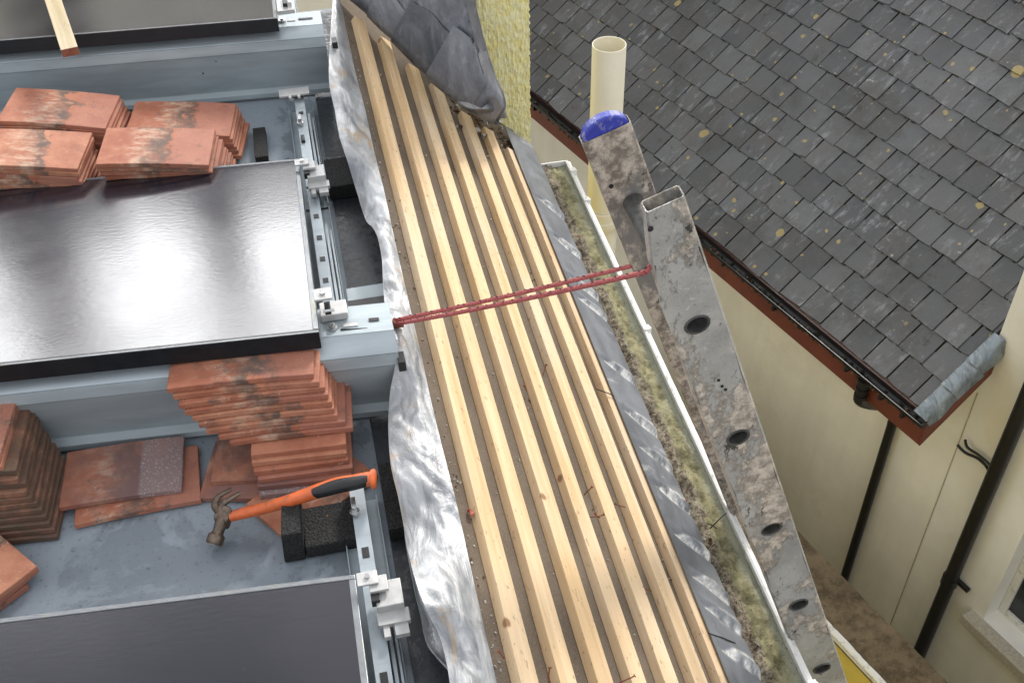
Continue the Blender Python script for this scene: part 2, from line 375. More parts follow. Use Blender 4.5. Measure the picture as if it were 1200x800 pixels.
# ------------------------------------------------------------------ ground and building masses
ZG = -6.4
tag(MB().aabb(-60, 60, -60, 60, ZG - .3, ZG).build('ground', M_grd, origin=(0, 0, ZG)), kind='structure')
P1 = 0.13; SL = RAD(40)
U = Vector((math.cos(SL), 0, -math.sin(SL))); Nn = Vector((math.sin(SL), 0, math.cos(SL))); A0 = Vector((P1, 0, .10)); Y = Vector((0, 1, 0)); X = Vector((1, 0, 0)); Z = Vector((0, 0, 1))
def sl(s, y, h=0): return A0 + U * s + Nn * h + Y * y
def onsl(px, py, h):
    p = onp(px, py, A0 + Nn * h, Nn); return (p - A0).dot(U), p.y
house = thing('roofed_house', 'yellow house whose grey flat roof carries the solar panels and tile stacks', 'house', (0, 1.5, ZG))
m = MB().aabb(-7, .60, -3.5, 3.38, ZG + .002, -.52); m.build('wall', M_yellow, house)
m = MB().aabb(-7, .115, -3.5, 3.42, -.52, 0); m.build('flat_roof', M_memb, house, origin=(0, 0, 0))
m = MB().prism([sl(-.003, -3.5), sl(.655, -3.5), sl(.655, -3.5, -.06), (.64, -3.5, -.52), (.118, -3.5, -.52), (.118, -3.5, .09)], (0, 6.92, 0)); m.build('felt_slope', M_felt, house)

# wet dark sheet strip beside the lead
M_ = MB().hexa([(.012, -2, .0), (.112, -2, 0), (.112, 3.4, 0), (.012, 3.4, 0)], [(.012, -2, .004), (.112, -2, .004), (.112, 3.4, .004), (.012, 3.4, .004)])
M_.build('walkway_sheet', M_walk, house)

# ------------------------------------------------------------------ battens
starts = [(418, 18), (442, 38), (472, 68), (505, 93), (535, 125), (562, 143), (590, 168)]
ords = ['first', 'second', 'third', 'fourth', 'fifth', 'sixth', 'seventh']
SB = [.0345, .1225, .2105, .2985, .387, .474, .556]
def nail(name, par, s, y, h, d, ln=.03, bend=0):
    p = sl(s, y, h); d = Vector(d).normalized()
    pts = [p - d * .004, p + d * ln * .55, p + d * ln * .8 + Vector((bend, 0, 0)), p + d * ln + Vector((bend * 2.2, bend, 0))]
    m = MB().tube(pts, .0013, 6); m.tube([pts[-1], pts[-1] + (pts[-1] - pts[-2]).normalized() * .0015], .0034, 8); m.build(name, M_rust, par)
bat = []
for i, (s0, st) in enumerate(zip(SB, starts)):
    y1 = onsl(*st, .025)[1]; w = .0385; hh = .0215
    m = MB(); n = 60; rows = []
    ang = random.uniform(-.0015, .0015)
    cs = [(0, .0005), (0, hh), (w, hh), (w, .0005)]
    vs = []
    for j in range(n + 1):
        y = -1.2 + (y1 + 1.2) * j / n
        for (a, b) in cs:
            wob = .0012 * ns((i * 9.1, y * 1.3, 0)) + .0005 * ns((i, y * 14, a * 90), 1, 3)
            vs.append(sl(s0 + a + wob + ang * y, y + (.004 * ns((a * 50, i, b * 60)) if j == n else 0), b + (.0009 * ns((y * 2.1, i * 3, 1)) if b > .01 else 0)))
    fs = [(j * 4 + k, j * 4 + (k + 1) % 4, j * 4 + 4 + (k + 1) % 4, j * 4 + 4 + k) for j in range(n) for k in range(4)] + [(3, 2, 1, 0), tuple(n * 4 + k for k in range(4))]
    m.add(vs, fs)
    lab = ['first long pale roofing batten, the one beside the bare felt strip and loose lead', 'second roofing batten from the loose lead on the left', 'third roofing batten from the loose lead on the left',
           'fourth roofing batten, middle one of the seven', 'fifth roofing batten from the left, bent nails sticking out', 'sixth roofing batten, next but one to the grey eaves lead', 'seventh roofing batten, narrow strip tucked under the edge of the grey eaves lead'][i]
    o = m.build('timber_batten', M_wood2 if i == 6 else M_wood, None, bevel=.0006, seg=1, origin=sl(s0, 1.3))
    tag(o, lab, 'batten', 'timber battens nailed along the felted slope'); bat.append(o)
def onbat(px, py, h=.026): return onsl(px, py, h)
for (bi, px, py, d, ln, bd) in [(4, 687, 577, (.3, -.2, .8), .024, .002), (4, 695, 604, (.9, -.3, .3), .02, .002), (4, 703, 604, (-.6, .1, .7), .014, .001), (5, 732, 592, (-.9, .2, .4), .02, .001),
                                (0, 591, 767, (-.4, .3, .8), .012, 0), (1, 645, 796, (.1, .5, .7), .02, .001), (2, 730, 797, (.9, 0, .4), .022, .001), (5, 763, 690, (-.7, .2, .4), .016, 0), (4, 638, 437, (.5, .8, .5), .022, 0), (3, 618, 455, (-.3, .3, .8), .012, 0)]:
    s_, y_ = onbat(px, py)
    nail('bent_nail', bat[bi], s_, y_, .022, d, ln, bd)

# debris crumbs on the felt
deb = []
for k in range(260):
    i = random.choice(range(7)); s_ = SB[i] + (random.uniform(.048, .085) if random.random() < .75 else -.02 * random.random()); 
    if k < 120: s_ = random.uniform(0, .03) ; y = random.uniform(.8, 3.2)
    else: y = random.uniform(.8, 2.9)
    if k > 200: s_ = random.uniform(.3, .56); y = random.uniform(2.6, 2.95)
    deb.append((s_, y, random.uniform(.0009, .0028) * (1.6 if k > 200 else 1)))
m = MB()
for (s_, y, r) in deb:
    p = sl(s_, y, r * .5); ax = Euler((random.random() * 6, random.random() * 6, random.random() * 6)).to_matrix()
    m.m = 0 if random.random() < .6 else 1
    m.box(p, ax.col[0], ax.col[1], ax.col[2], r * 2, r * 1.3, r * .9)
tag(m.build('mortar_crumbs', [M_stone, M_brown]), 'scattered mortar crumbs and grit lying on the brown felt', 'grit', kind='stuff')
def leaf(px, py, h, ln, rot, col, lab, surf=None):
    s_, y_ = onsl(px, py, h); p = sl(s_, y_, h) if surf is None else surf
    a = (Y * math.cos(rot) + U * math.sin(rot)); b = a.cross(Nn)
    P = []
    for i in range(7):
        t_ = i / 6; w = ln * .28 * math.sin(math.pi * min(1, t_ * .95 + .05))
        P.append([p + a * (t_ - .5) * ln + b * w * u_ + Nn * (.006 * abs(u_) + .004 * math.sin(t_ * 5)) for u_ in (-1, -.5, 0, .5, 1)])
    tag(MB().grid(P).build('dead_leaf', col, None, smooth=True, solid=.0004), lab, 'leaf', 'dead leaves lying about the slope')
leaf(549, 601, .004, .022, .2, M_leaf, 'small red leaf on the dark felt beside the first batten')

# ------------------------------------------------------------------ lead: loose flap on the left
left = [(392, -30), (386, 60), (386, 100), (392, 128), (398, 160), (408, 192), (418, 225), (428, 256), (440, 272), (447, 300), (449, 335), (452, 362), (461, 390), (463, 425), (457, 460), (455, 500), (458, 545), (466, 580), (472, 610), (478, 645), (487, 680), (500, 715), (515, 745), (524, 780), (530, 820), (540, 870), (550, 930)]
def polyat(L, t):
    x = t * (len(L) - 1); i = min(int(x), len(L) - 2); f = x - i
    p0 = L[max(i - 1, 0)]; p1 = L[i]; p2 = L[i + 1]; p3 = L[min(i + 2, len(L) - 1)]
    return tuple(.5 * ((2 * p1[k]) + (-p0[k] + p2[k]) * f + (2 * p0[k] - 5 * p1[k] + 4 * p2[k] - p3[k]) * f * f + (-p0[k] + 3 * p1[k] - 3 * p2[k] + p3[k]) * f ** 3) for k in range(2))
nl = 260; nw = 26; P = []
for i in range(nl + 1):
    t_ = i / nl; px, py = polyat(left, t_)
    zl = .125 + .035 * math.sin(t_ * 17) + .02 * math.sin(t_ * 41 + 1)
    a = atz(px, py, zl); xr = .133 + .006 * ns((0, a.y * 3, 2)); zr = .108
    if py > 560: xr -= .0
    b = Vector((xr, a.y - .01, zr)); row = []
    for j in range(nw + 1):
        v_ = j / nw; p = a.lerp(b, v_)
        env = math.sin(math.pi * v_) ** .7
        fold = .010 * ns((p.x * 16 + p.y * 9, p.y * 5 - p.x * 7, 1)) + .006 * ns((p.x * 40 + p.y * 24, p.y * 13 - p.x * 11, 5)) + .0022 * ns((p.x * 90, p.y * 60, 9))
        p = p + Z * (fold * (.35 + env) + .012 * math.sin(math.pi * v_))
        row.append(p)
    P.append(row)
flap = thing('lead_flashing', 'crinkled loose silvery lead sheet turned back along the left of the battens', 'flashing', (.1, 1.5, .1))
MB().grid(P).build('loose_sheet', M_flap, flap, smooth=True, solid=.0025, ang=60, frame=Matrix.Identity(4))
under = [(474, 590), (475, 620), (479, 650), (486, 690), (492, 715), (500, 750), (512, 768), (528, 785)]
under_r = [(478, 590), (486, 620), (494, 650), (503, 690), (515, 715), (527, 745), (535, 768), (540, 785)]
P = []
for i in range(61):
    t_ = i / 60; a = atz(*polyat(under, t_), .062 + .01 * math.sin(t_ * 9)); b = atz(*polyat(under_r, t_), .085)
    P.append([a.lerp(b, j / 10) + Z * (.008 * math.sin(math.pi * j / 10) * ns((t_ * 6, j * .2, 3)) - .016 * math.sin(math.pi * j / 10)) for j in range(11)])
MB().grid(P).build('lower_lip', M_flap, flap, smooth=True, solid=.0025, ang=60, frame=Matrix.Identity(4))

# ------------------------------------------------------------------ lead at the eaves
eav = thing('eaves_flashing', 'long slate grey lead strip with white scuffs and painted glints between battens and mossy gutter', 'flashing', sl(.65, 1.5, 0))
dents = [(665, 252), (690, 300), (705, 345), (722, 372), (742, 440), (765, 498), (784, 540), (800, 585), (822, 640), (845, 690), (858, 725), (880, 775)]
dy = [onsl(px, py, .03)[1] for px, py in dents]
def eav_pt(v, y):      # v 0..1 across
    s0, s1 = .572, .690
    if v < .62:
        k = v / .62; s_ = s0 + (s1 - s0) * k; h = .0275 - .004 * k; p = sl(s_, y, h)
    else:
        k = (v - .62) / .38; p = sl(s1 + .030 * math.sin(k * 1.45), y, .0235 - .075 * k ** 1.6)
    d = 0; ee = min(1, v / .10)
    for q in dy:
        e = (y - q) + (v - .35) * .085
        d += -.0075 * math.exp(-(e / .012) ** 2) * math.sin(math.pi * min(1, max(0, v * 1.02))) + .0055 * math.exp(-((e - .017) / .009) ** 2) * math.sin(math.pi * v)
    d *= ee; d += .001 + .0025 * ee * ns((v * 3, y * 7, 4)) + .004 * ns((0, y * 2.5, 8)) * v
    return p + Nn * d
y0_, y1_ = -.4, 2.97
NC = 40; ny = 1100; P = [[eav_pt(j / NC, y0_ + (y1_ - y0_) * i / ny) for j in range(NC + 1)] for i in range(ny + 1)]
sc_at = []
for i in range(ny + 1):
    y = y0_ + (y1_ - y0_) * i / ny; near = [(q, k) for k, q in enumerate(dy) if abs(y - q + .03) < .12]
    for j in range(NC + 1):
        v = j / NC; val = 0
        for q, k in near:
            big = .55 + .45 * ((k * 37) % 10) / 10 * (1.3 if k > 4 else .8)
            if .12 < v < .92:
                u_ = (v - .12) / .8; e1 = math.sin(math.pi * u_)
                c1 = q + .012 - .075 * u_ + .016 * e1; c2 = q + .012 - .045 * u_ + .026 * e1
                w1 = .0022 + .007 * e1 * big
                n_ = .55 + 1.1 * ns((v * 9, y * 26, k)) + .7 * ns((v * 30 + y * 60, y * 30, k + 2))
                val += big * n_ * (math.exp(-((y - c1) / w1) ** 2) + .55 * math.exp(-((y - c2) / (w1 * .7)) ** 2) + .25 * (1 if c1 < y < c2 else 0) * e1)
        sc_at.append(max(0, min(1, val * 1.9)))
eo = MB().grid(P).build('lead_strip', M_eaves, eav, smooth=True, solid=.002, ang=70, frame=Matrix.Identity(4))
# scuff: white wear and crease highlights painted into the strip's colour, following its dents
pa_ = eo.data.attributes.new('scuff_glint', 'FLOAT', 'POINT'); pa_.data.foreach_set('value', sc_at)
t = NT('lead_eaves_scuff_glint')
a = t.noise(3.2, 6, .6, (5, 1.6, 2), (0, 0, .9), 1.2, rnd=False)
c = t.mix(t.ramp(a, .32, .66), (.125, .135, .152), (.20, .213, .235))
wv = t.noise(8.5, 7, .62, (1.0, 1.7, 1.2), (0, 0, -.35), .9, rnd=False)
sa_ = t.n('ShaderNodeAttribute'); sa_.attribute_name = 'scuff_glint'
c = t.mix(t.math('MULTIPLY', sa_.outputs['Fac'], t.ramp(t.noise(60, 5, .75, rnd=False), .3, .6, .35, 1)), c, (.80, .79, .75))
c = t.mix(t.ramp(wv, .62, .7, 0, .4), c, (.5, .5, .5))
c = t.mix(t.ramp(t.noise(11, 6, .6, rnd=False), .64, .74, 0, .35), c, (.28, .25, .19))
c = t.mix(t.ramp(t.noise(180, 4, .7, rnd=False), .70, .73, 0, .6), c, (.6, .6, .6))
t.bump(t.noise(70, 4, .6, rnd=False), .0009)
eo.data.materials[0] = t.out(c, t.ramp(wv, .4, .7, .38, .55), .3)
for k, (pa, pb) in enumerate([((700, 455), (728, 465)), ((832, 741), (864, 751)), ((830, 612), (842, 617))]):
    sa = onsl(*pa, .031); sb = onsl(*pb, .031)
    m = MB().tube([sl(sa[0], sa[1], .0285), sl((sa[0] + sb[0]) / 2, (sa[1] + sb[1]) / 2, .0285), sl(sb[0], sb[1], .025)], [(.0015, .0012)] * 3, 6); m.build('lap_edge', M_black, eav)

# ------------------------------------------------------------------ gutter
GX0, GX1, GZ = .665, .786, -.40
yA = atz(660, 190, GZ).y; yB = -1.2
gut = thing('eaves_gutter', 'white plastic eaves gutter filled with green moss below the grey lead', 'gutter', (.73, 1.2, GZ - .08))
prof = []
for k in range(13):
    a_ = math.pi * k / 12; cx = (GX0 + GX1) / 2; r = (GX1 - GX0) / 2
    prof.append((cx + r * math.cos(a_), yB, GZ - .075 * math.sin(a_) ** .6))
MB().strip(prof, (0, yA - yB, 0)).build('channel', M_white, gut, smooth=True, solid=.0022)
m = MB().prism([(GX1 - .004, yB, GZ - .001), (GX1 + .0035, yB, GZ - .001), (GX1 + .0045, yB, GZ + .004), (GX1 + .001, yB, GZ + .0062), (GX1 - .004, yB, GZ + .004)], (0, yA - yB, 0))
m.prism([(GX1 + .0065, yB, GZ - .007), (GX1 + .0125, yB, GZ - .007), (GX1 + .0125, yB, GZ - .001), (GX1 + .0065, yB, GZ - .001)], (0, yA - yB, 0))
m.prism([(GX1 + .0025, yB, GZ - .012), (GX1 + .0085, yB, GZ - .012), (GX1 + .0085, yB, GZ - .0062), (GX1 + .0025, yB, GZ - .0062)], (0, yA - yB, 0))
m.build('rim', M_white, gut)
poly = [(p[0], yA - .002, p[2]) for p in prof] + [(GX0, yA - .002, GZ + .004), ]
MB().prism([(GX1, yA, GZ + .003)] + [(p[0], yA, p[2] - .001) for p in prof] + [(GX0, yA, GZ + .003)], (0, .004, 0)).build('stop_end', M_white, gut)
for (px, py) in [(671, 208), (687, 244), (757, 392), (852, 606), (956, 792)]:
    y = onp(px, py, (GX1 + .006, 0, 0), X).y
    m = MB().box((GX1 + .005, y, GZ + .003), X, Y, Z, .020, .020, .014); m.box((GX1 + .015, y, GZ - .006), X, Y, Z, .008, .012, .024)
    m.build('bracket_clip', M_white, gut, bevel=.002)
P = []
for i in range(420):
    y = yB + (yA - .003 - yB) * i / 419; row = []
    for j in range(22):
        v_ = j / 21; x = GX0 + .004 + (GX1 - GX0 - .008) * v_
        dm = 1 - .75 * max(0, (v_ - .7) / .3); z = GZ - .020 + .008 * v_ + dm * (.015 * ns((x * 24, y * 12, 0)) + .010 * ns((x * 60, y * 60, 2)) + .008 * ns((x * 130, y * 130, 4)) + .008 * math.sin(math.pi * min(1, v_ * 1.25)))
        row.append((x, y, z))
    P.append(row)
mo = MB().grid(P).build('moss_bed', M_moss, gut, smooth=True, frame=Matrix.Identity(4), ang=180)
mo['kind'] = 'stuff'
m = MB()
for k in range(1500):
    y = random.uniform(.7, yA - .1); r = random.uniform(.0015, .005)
    if y > 2.1 and random.random() < .6: continue
    x = GX0 + .008 + abs(random.gauss(0, .024))
    if x > GX1 - .05: continue
    ax = Euler((random.random() * 6, random.random() * 6, random.random() * 6)).to_matrix(); m.m = random.choice([0, 0, 0, 0, 1, 1, 2] if k % 3 == 0 else [0, 0, 1])
    m.box((x, y, GZ - .020 + random.uniform(-.01, .012)), ax.col[0], ax.col[1], ax.col[2], r * 2.5, r * 1.5, r * .5)
o = m.build('leaf_litter', [M_brown, M_stone, M_leaf], gut); o['kind'] = 'stuff'
m = MB().tube([atz(832, 619, GZ - .012), atz(838, 613, GZ + .002), atz(845, 606, GZ + .012), atz(851, 601, GZ + .010)], .0016, 6); m.build('wire_tie', M_black, gut)

# ------------------------------------------------------------------ yellow roughcast pier and dark lead hip
WY = 3.06
px0 = .50; pxr = onp(621, 90, (0, WY, 0), Y).x
m = MB(); P = []
nx, nz = 110, 300
for i in range(nz + 1):
    z = -.75 + 2.2 * i / nz; row = []
    row.append((px0, WY + .3, z))
    for j in range(nx + 1):
        x = px0 + (pxr - px0) * j / nx; d = .005 * ns((x * 70, 0, z * 70)) + .004 * ns((x * 150, 3, z * 150)) + .002 * ns((x * 20, 3, z * 20))
        row.append((x + (.006 * ns((z * 90, 1, 2)) if j == nx else 0), WY - abs(d) * 1.4, z))
    for j in range(1, 12):
        row.append((pxr + .004 * ns((z * 90, j * 1.3, 2)), WY + .03 * j, z))
    P.append(row)
pier = thing('roughcast_pier', 'bright yellow roughcast wall corner standing at the top end of the battens', 'wall', ((px0 + pxr) / 2, WY, -.75))
MB().grid(P).build('render_face', M_yell, pier, smooth=True, ang=180, frame=Matrix.Identity(4))
MB().aabb(px0 + .01, pxr - .015, WY + .012, WY + .33, -2.2, 1.4).build('wall_core', M_yellow, pier)

hip = thing('lead_hip', 'dark dented lead capping folded down onto the felt beside the yellow wall', 'flashing', (.35, 3.2, 0))
# lower roll line in pixels on the slope, upper line further away on a steeper plane
low = [(405, -14), (432, 8), (450, 26), (470, 44), (492, 66), (512, 84), (534, 102), (553, 117), (572, 128), (590, 137)]
hipn = Vector((-.10, -.62, .78)).normalized()
lp = []
for i_, p in enumerate(low):
    h_ = .045 + .075 * i_ / 9; s_, y_ = onsl(*p, h_); lp.append(sl(s_, y_, h_))
A = lp[0]; Bp = lp[-1]; lowdir = (Bp - A).normalized(); upd = (Y * .48 + Z * .87 - X * .05); upd = (upd - lowdir * upd.dot(lowdir)).normalized(); hipn = lowdir.cross(upd).normalized()
if hipn.z < 0: hipn = -hipn
right_px = [(592, 134), (590, 112), (580, 92), (574, 70), (568, 50), (562, 28), (556, -5), (552, -40), (545, -90)]
P = []
seg_at = [.0, .19, .36, .56, .80]
for i in range(141):
    u_ = i / 140; k = u_ * (len(lp) - 1); ii = min(int(k), len(lp) - 2); base = lp[ii].lerp(lp[ii + 1], k - ii)
    st_ = sum(1 for q in seg_at if u_ >= q); step = .006 * (st_ % 2) + .010 * max(0, 1 - abs((u_ - seg_at[st_ - 1]) / .02)) * (0 if st_ == 1 else 1)
    row = []
    # turned-down lip
    for j in range(5):
        a_ = (1 - j / 4) * 1.9
        row.append(base - upd * .020 * math.sin(a_) - hipn * .020 * (1 - math.cos(a_)) + hipn * (.012 + step))
    full = .75
    for j in range(1, 33):
        d_ = full * (j / 32) ** 1.3
        p = base + upd * d_ + hipn * (.012 + step * max(0, 1 - d_ * 6) + .006 * ns((u_ * 6, d_ * 8, 6)) + .0012 * ns((u_ * 30, d_ * 40, 7)))
        row.append(p)
    P.append(row)
# trim to the right hand outline
def pxof(p):
    v = R.transposed() @ (Vector(p) - CAM); return 600 + F * v.x / v.z, 400 + F * v.y / v.z
rl = [(545, -90), (552, -40), (556, -5), (562, 28), (568, 50), (574, 70), (582, 92), (592, 112), (600, 150)]
edge = [onp(p[0], p[1], A + hipn * .012, hipn) for p in rl]
ev = sorted([((e - A).dot(upd), (e - A).dot(lowdir)) for e in edge])
def ulim(d):
    for (d0, l0), (d1, l1) in zip(ev, ev[1:]):
        if d0 <= d <= d1: return l0 + (l1 - l0) * (d - d0) / (d1 - d0)
    return ev[0][1] if d < ev[0][0] else ev[-1][1]
for row in P:
    for j, p in enumerate(row):
        d_ = (p - A).dot(upd); l_ = (p - A).dot(lowdir); lim = ulim(max(0, d_)) + .005 * ns((d_ * 30, 0, 1))
        if d_ > .0 and l_ > lim: row[j] = p - lowdir * (l_ - lim)
MB().grid(P).build('lead_sheet', M_dark, hip, smooth=True, solid=.003, ang=60, frame=Matrix.Identity(4))
# overlapping saddle pieces
SAD = [mat_lead('lead_dark_a', (.115, .12, .135), (.19, .195, .215), metal=.4, rough=.36, patina=.12, bs=.0015), mat_lead('lead_dark_b', (.14, .145, .16), (.22, .225, .245), metal=.4, rough=.34, patina=.12, bs=.0015), mat_lead('lead_dark_c', (.075, .08, .09), (.13, .135, .15), metal=.4, rough=.38, patina=.12, bs=.0015)]
sk_ = 0
for (ua, ub, dep, lift) in ((.14, .36, .09, .012), (.32, .60, .13, .024), (.55, .84, .16, .036), (.80, 1.0, .14, .028)):
    P = []
    for i in range(31):
        u_ = ua + (ub - ua) * i / 30; k = u_ * (len(lp) - 1); ii = min(int(k), len(lp) - 2); base = lp[ii].lerp(lp[ii + 1], k - ii); row = []
        for j in range(6):
            a_ = (1 - j / 5) * 2.0
            row.append(base - upd * .026 * math.sin(a_) - hipn * .025 * (1 - math.cos(a_)) + hipn * (.013 + lift))
        for j in range(1, 17):
            d_ = (dep + .02 * ns((u_ * 8, 0, 2))) * j / 16
            row.append(base + upd * d_ + hipn * (.013 + lift * (1 - .55 * j / 16) + .0015 * ns((u_ * 12, d_ * 16, 9)) + .010 * math.exp(-((u_ - .9) / .03) ** 2 - ((d_ - .05) / .02) ** 2)))
        for j, p in enumerate(row):
            d_ = (p - A).dot(upd); l_ = (p - A).dot(lowdir); lim = ulim(max(0, d_)) + .004
            if d_ > 0 and l_ > lim: row[j] = p - lowdir * (l_ - lim)
        P.append(row)
    sk_ += 1; MB().grid(P).build('saddle_piece', SAD[sk_ % 3], hip, smooth=True, solid=.0025, ang=60, frame=Matrix.Identity(4))
# curled flap end
P = []
cc = [(536, 120), (548, 127), (562, 128), (575, 118), (583, 106)]; c2 = [(560, 134), (575, 138), (588, 139), (594, 136), (586, 114)]
for i in range(25):
    a = polyat(cc, i / 24); b = polyat(c2, i / 24); pa = onp(*a, lp[-2] + Nn * .03, Nn); pb = onp(*b, lp[-2] - Nn * .02, Nn)
    P.append([pa.lerp(pb, j / 8) + Nn * (.014 * math.sin(math.pi * j / 8)) for j in range(9)])
MB().grid(P).build('curled_end', M_dark, hip, smooth=True, solid=.0025, ang=70, frame=Matrix.Identity(4))
m = MB()
for k in range(70):
    p = sl(random.uniform(.38, .60), random.uniform(2.82, 3.1), 0); ax = Euler((random.random() * 6, random.random() * 6, random.random() * 6)).to_matrix(); r = random.uniform(.003, .011)
    m.m = random.choice([0, 1, 1]); m.box(p + Nn * r * .6, ax.col[0], ax.col[1], ax.col[2], r * 2, r * 1.4, r)
tag(m.build('mortar_rubble', [M_stone, M_brown]), 'broken mortar and dark debris under the end of the lead capping', 'rubble', kind='stuff')

# ------------------------------------------------------------------ cream vent pipe
p_top = CAM + ray(714, 52) / F * 3.5
vp_ = thing('vent_pipe', 'upright cream plastic pipe with open top rising beyond the gutter', 'pipe', (p_top.x, p_top.y, ZG))
r0 = .055; n = 40
def ring(r, z): return [(p_top.x + r * math.cos(2 * math.pi * k / n), p_top.y + r * math.sin(2 * math.pi * k / n), z) for k in range(n)]
def lathe(m, zr):
    o = [];
    for r, z in zr: o += ring(r, z)
    N = len(zr); m.add(o, [(j * n + i, j * n + (i + 1) % n, (j + 1) * n + (i + 1) % n, (j + 1) * n + i) for j in range(N - 1) for i in range(n)]); return m
zt = p_top.z; zb = CAM.z + (ray(703, 236) / F * 3.95).z
lathe(MB(), [(r0 - .003, zb), (r0 - .003, zt - .001), (r0 - .002, zt), (r0 - .0005, zt), (r0, zt - .001), (r0, zb)]).build('pipe_barrel', M_pipe, vp_, smooth=True)
lathe(MB(), [(r0 + .001, zb + .002), (r0 + .009, zb), (r0 + .009, zb - .035), (r0 + .012, zb - .038), (r0 + .012, zb - .055), (r0 + .008, zb - .058), (r0 + .008, zb - .07), (r0 + .005, zb - .075), (r0 - .002, zb - .09), (r0, zb - .12), (r0, ZG)]).build('pipe_socket', M_pipe, vp_, smooth=True)
MB().aabb(p_top.x - .045, p_top.x + .012, p_top.y - .01, p_top.y + .045, zt - .18, zt - .13).build('inner_flap', M_black, vp_)

# ------------------------------------------------------------------ ladder
L = Vector((0.33764078, -0.02008777, -0.94106067)); W = Y.cross(L).normalized(); W = -W if W.x < 0 else W   # W: across the stile, to the right
LY = L.cross(W).normalized(); LY = LY if LY.y > 0 else -LY
LP = CAM + ray(817, 380) / F * 1.62; PI_ = .28; HW = .040; TH = .028; LW = .335
nlow = int((LP.z - ZG) / (.941 * PI_)); kend = (LP.z - ZG) / (.941 * PI_)
foot = LP + L * PI_ * kend
M_rung = simple('rung_aluminium', (.10, .10, .095), .55, .5, .3, 60, .0006, 120)
lad = thing('leaning_ladder', 'mud-spattered aluminium ladder leaning against the gutter, blue cap on one stile', 'ladder', foot)
def stile(base, k0, k1, holes, name, mat, tint=0):
    m = MB(); hl0 = lambda k: HW - (.030 * min(1, max(0, (-.30 - k) / .53)) if holes else 0); c = lambda k, w, y: base + L * (PI_ * k) + W * (w if w > -HW * .9 else w + HW - hl0(k)) + LY * y
    ks = [k0] + ([-.70, -.60] if holes else []) + [k + .5 for k in range(-1, int(k1)) if k + .5 > k0 and k + .5 < k1] + [k1]
    # near face with holes
    for a_, b_ in zip(ks, ks[1:]):
        mid = round((a_ + b_) / 2)
        hc = mid if (holes and a_ < mid < b_ and mid >= 0) else None
        if hc is None:
            m.add([c(a_, -HW, 0), c(a_, HW, 0), c(b_, HW, 0), c(b_, -HW, 0)], [(0, 1, 2, 3)])
        else:
            n_ = 24; inn = []; out = []
            for q in range(n_):
                an = 2 * math.pi * q / n_; cx, sx_ = math.cos(an), math.sin(an)
                inn.append(c(hc + .0150 / PI_ * sx_, .0180 * cx, 0))
                t_ = min(HW / abs(cx) if abs(cx) > 1e-6 else 9, 1e9)
                lim = ((b_ - hc) if sx_ > 0 else (hc - a_)) * PI_
                t2 = lim / abs(sx_) if abs(sx_) > 1e-6 else 1e9
                tt = min(t_, t2); out.append(c(hc + tt * sx_ / PI_, tt * cx, 0))
            m.add(inn + out, [(q, (q + 1) % n_, n_ + (q + 1) % n_, n_ + q) for q in range(n_)])
            # corner fills
            for (sx2, kk) in ((1, a_), (-1, a_), (1, b_), (-1, b_)):
                cor = c(kk, sx2 * HW, 0); near = sorted(range(n_), key=lambda q: (out[q] - cor).length)[:2]
                m.add([cor, out[near[0]], out[near[1]]], [(0, 1, 2)])
    # other faces, slightly ribbed channel
    hl = lambda k: HW - (.030 * max(0, (-.45 - k) / .57) if holes else 0)
    e = .003
    prof = [(-HW, 0), (-HW - e, .004), (-HW - e, TH - .004), (-HW, TH), (HW, TH), (HW + e, TH - .004), (HW + e, .004), (HW, 0)]
    for ka, kb in zip(ks, ks[1:]): m.add([c(ka, *p) for p in prof] + [c(kb, *p) for p in prof], [(i, i + 1, 9 + i, 8 + i) for i in range(7)])
    o = m.build(name, mat, lad, solid=.0018, weld=True)
    return o
st_near = stile(LP, -.83, kend, True, 'stile', M_lad)
fb = LP + LY * LW
st_far = stile(fb, -.52, kend, False, 'stile', M_lad2)
for k in range(0, nlow + 1):
    m = MB(); n_ = 16; c0 = LP + L * (PI_ * k)
    ringp = lambda y, s_: [c0 + W * (.0180 * s_ * math.cos(2 * math.pi * q / n_)) + L * (.0150 * s_ * math.sin(2 * math.pi * q / n_)) + LY * y for q in range(n_)]
    rs = [ringp(-.0012, 1.0), ringp(-.0030, 1.05), ringp(-.0030, 1.10), ringp(-.0008, 1.16), ringp(.0005, 1.14), ringp(.0005, 1.0), ringp(LW - .004, 1.0), ringp(LW - .004, .93), ringp(-.0012, .93), ringp(-.0012, 1.0)]
    vs = [v for r in rs for v in r]
    m.add(vs, [(j * n_ + i, j * n_ + (i + 1) % n_, (j + 1) * n_ + (i + 1) % n_, (j + 1) * n_ + i) for j in range(len(rs) - 1) for i in range(n_)])
    m.build('rung', M_rung, lad, smooth=True, ang=50)
# blue cap
m = MB(); c = lambda k, w, y: fb + L * (PI_ * k) + W * w + LY * y
pl = [c(-.515, -HW, 0)] + [c(-.515 - .10 * math.sin(math.pi * q / 14), -HW * math.cos(math.pi * q / 14), 0) for q in range(1, 14)] + [c(-.515, HW, 0), c(-.40, HW - .003, 0), c(-.40, -HW + .003, 0)]
pl = [p + LY * .003 for p in pl]
m.prism(pl, LY * (TH - .006)); m.build('end_cap', M_blue, lad, bevel=.004)
for (px, py) in [(762, 268), (842, 445), (846, 452), (850, 456), (716, 218)]:
    pl_ = LP if px != 716 else fb
    p = onp(px, py, pl_ - LY * .0005, LY)
    m = MB().tube([p - LY * .0006, p - LY * .0016], .0042 if px in (762, 716) else .0026, 12); m.build('rivet', M_black, lad)
for kf in (-.0,):
    pass
for b_ in (LP, fb): MB().box(b_ + L * (PI_ * kend - .03) + LY * TH / 2, W, LY, L, HW * 2.3, TH * 1.4, .05).build('rubber_foot', M_black, lad)

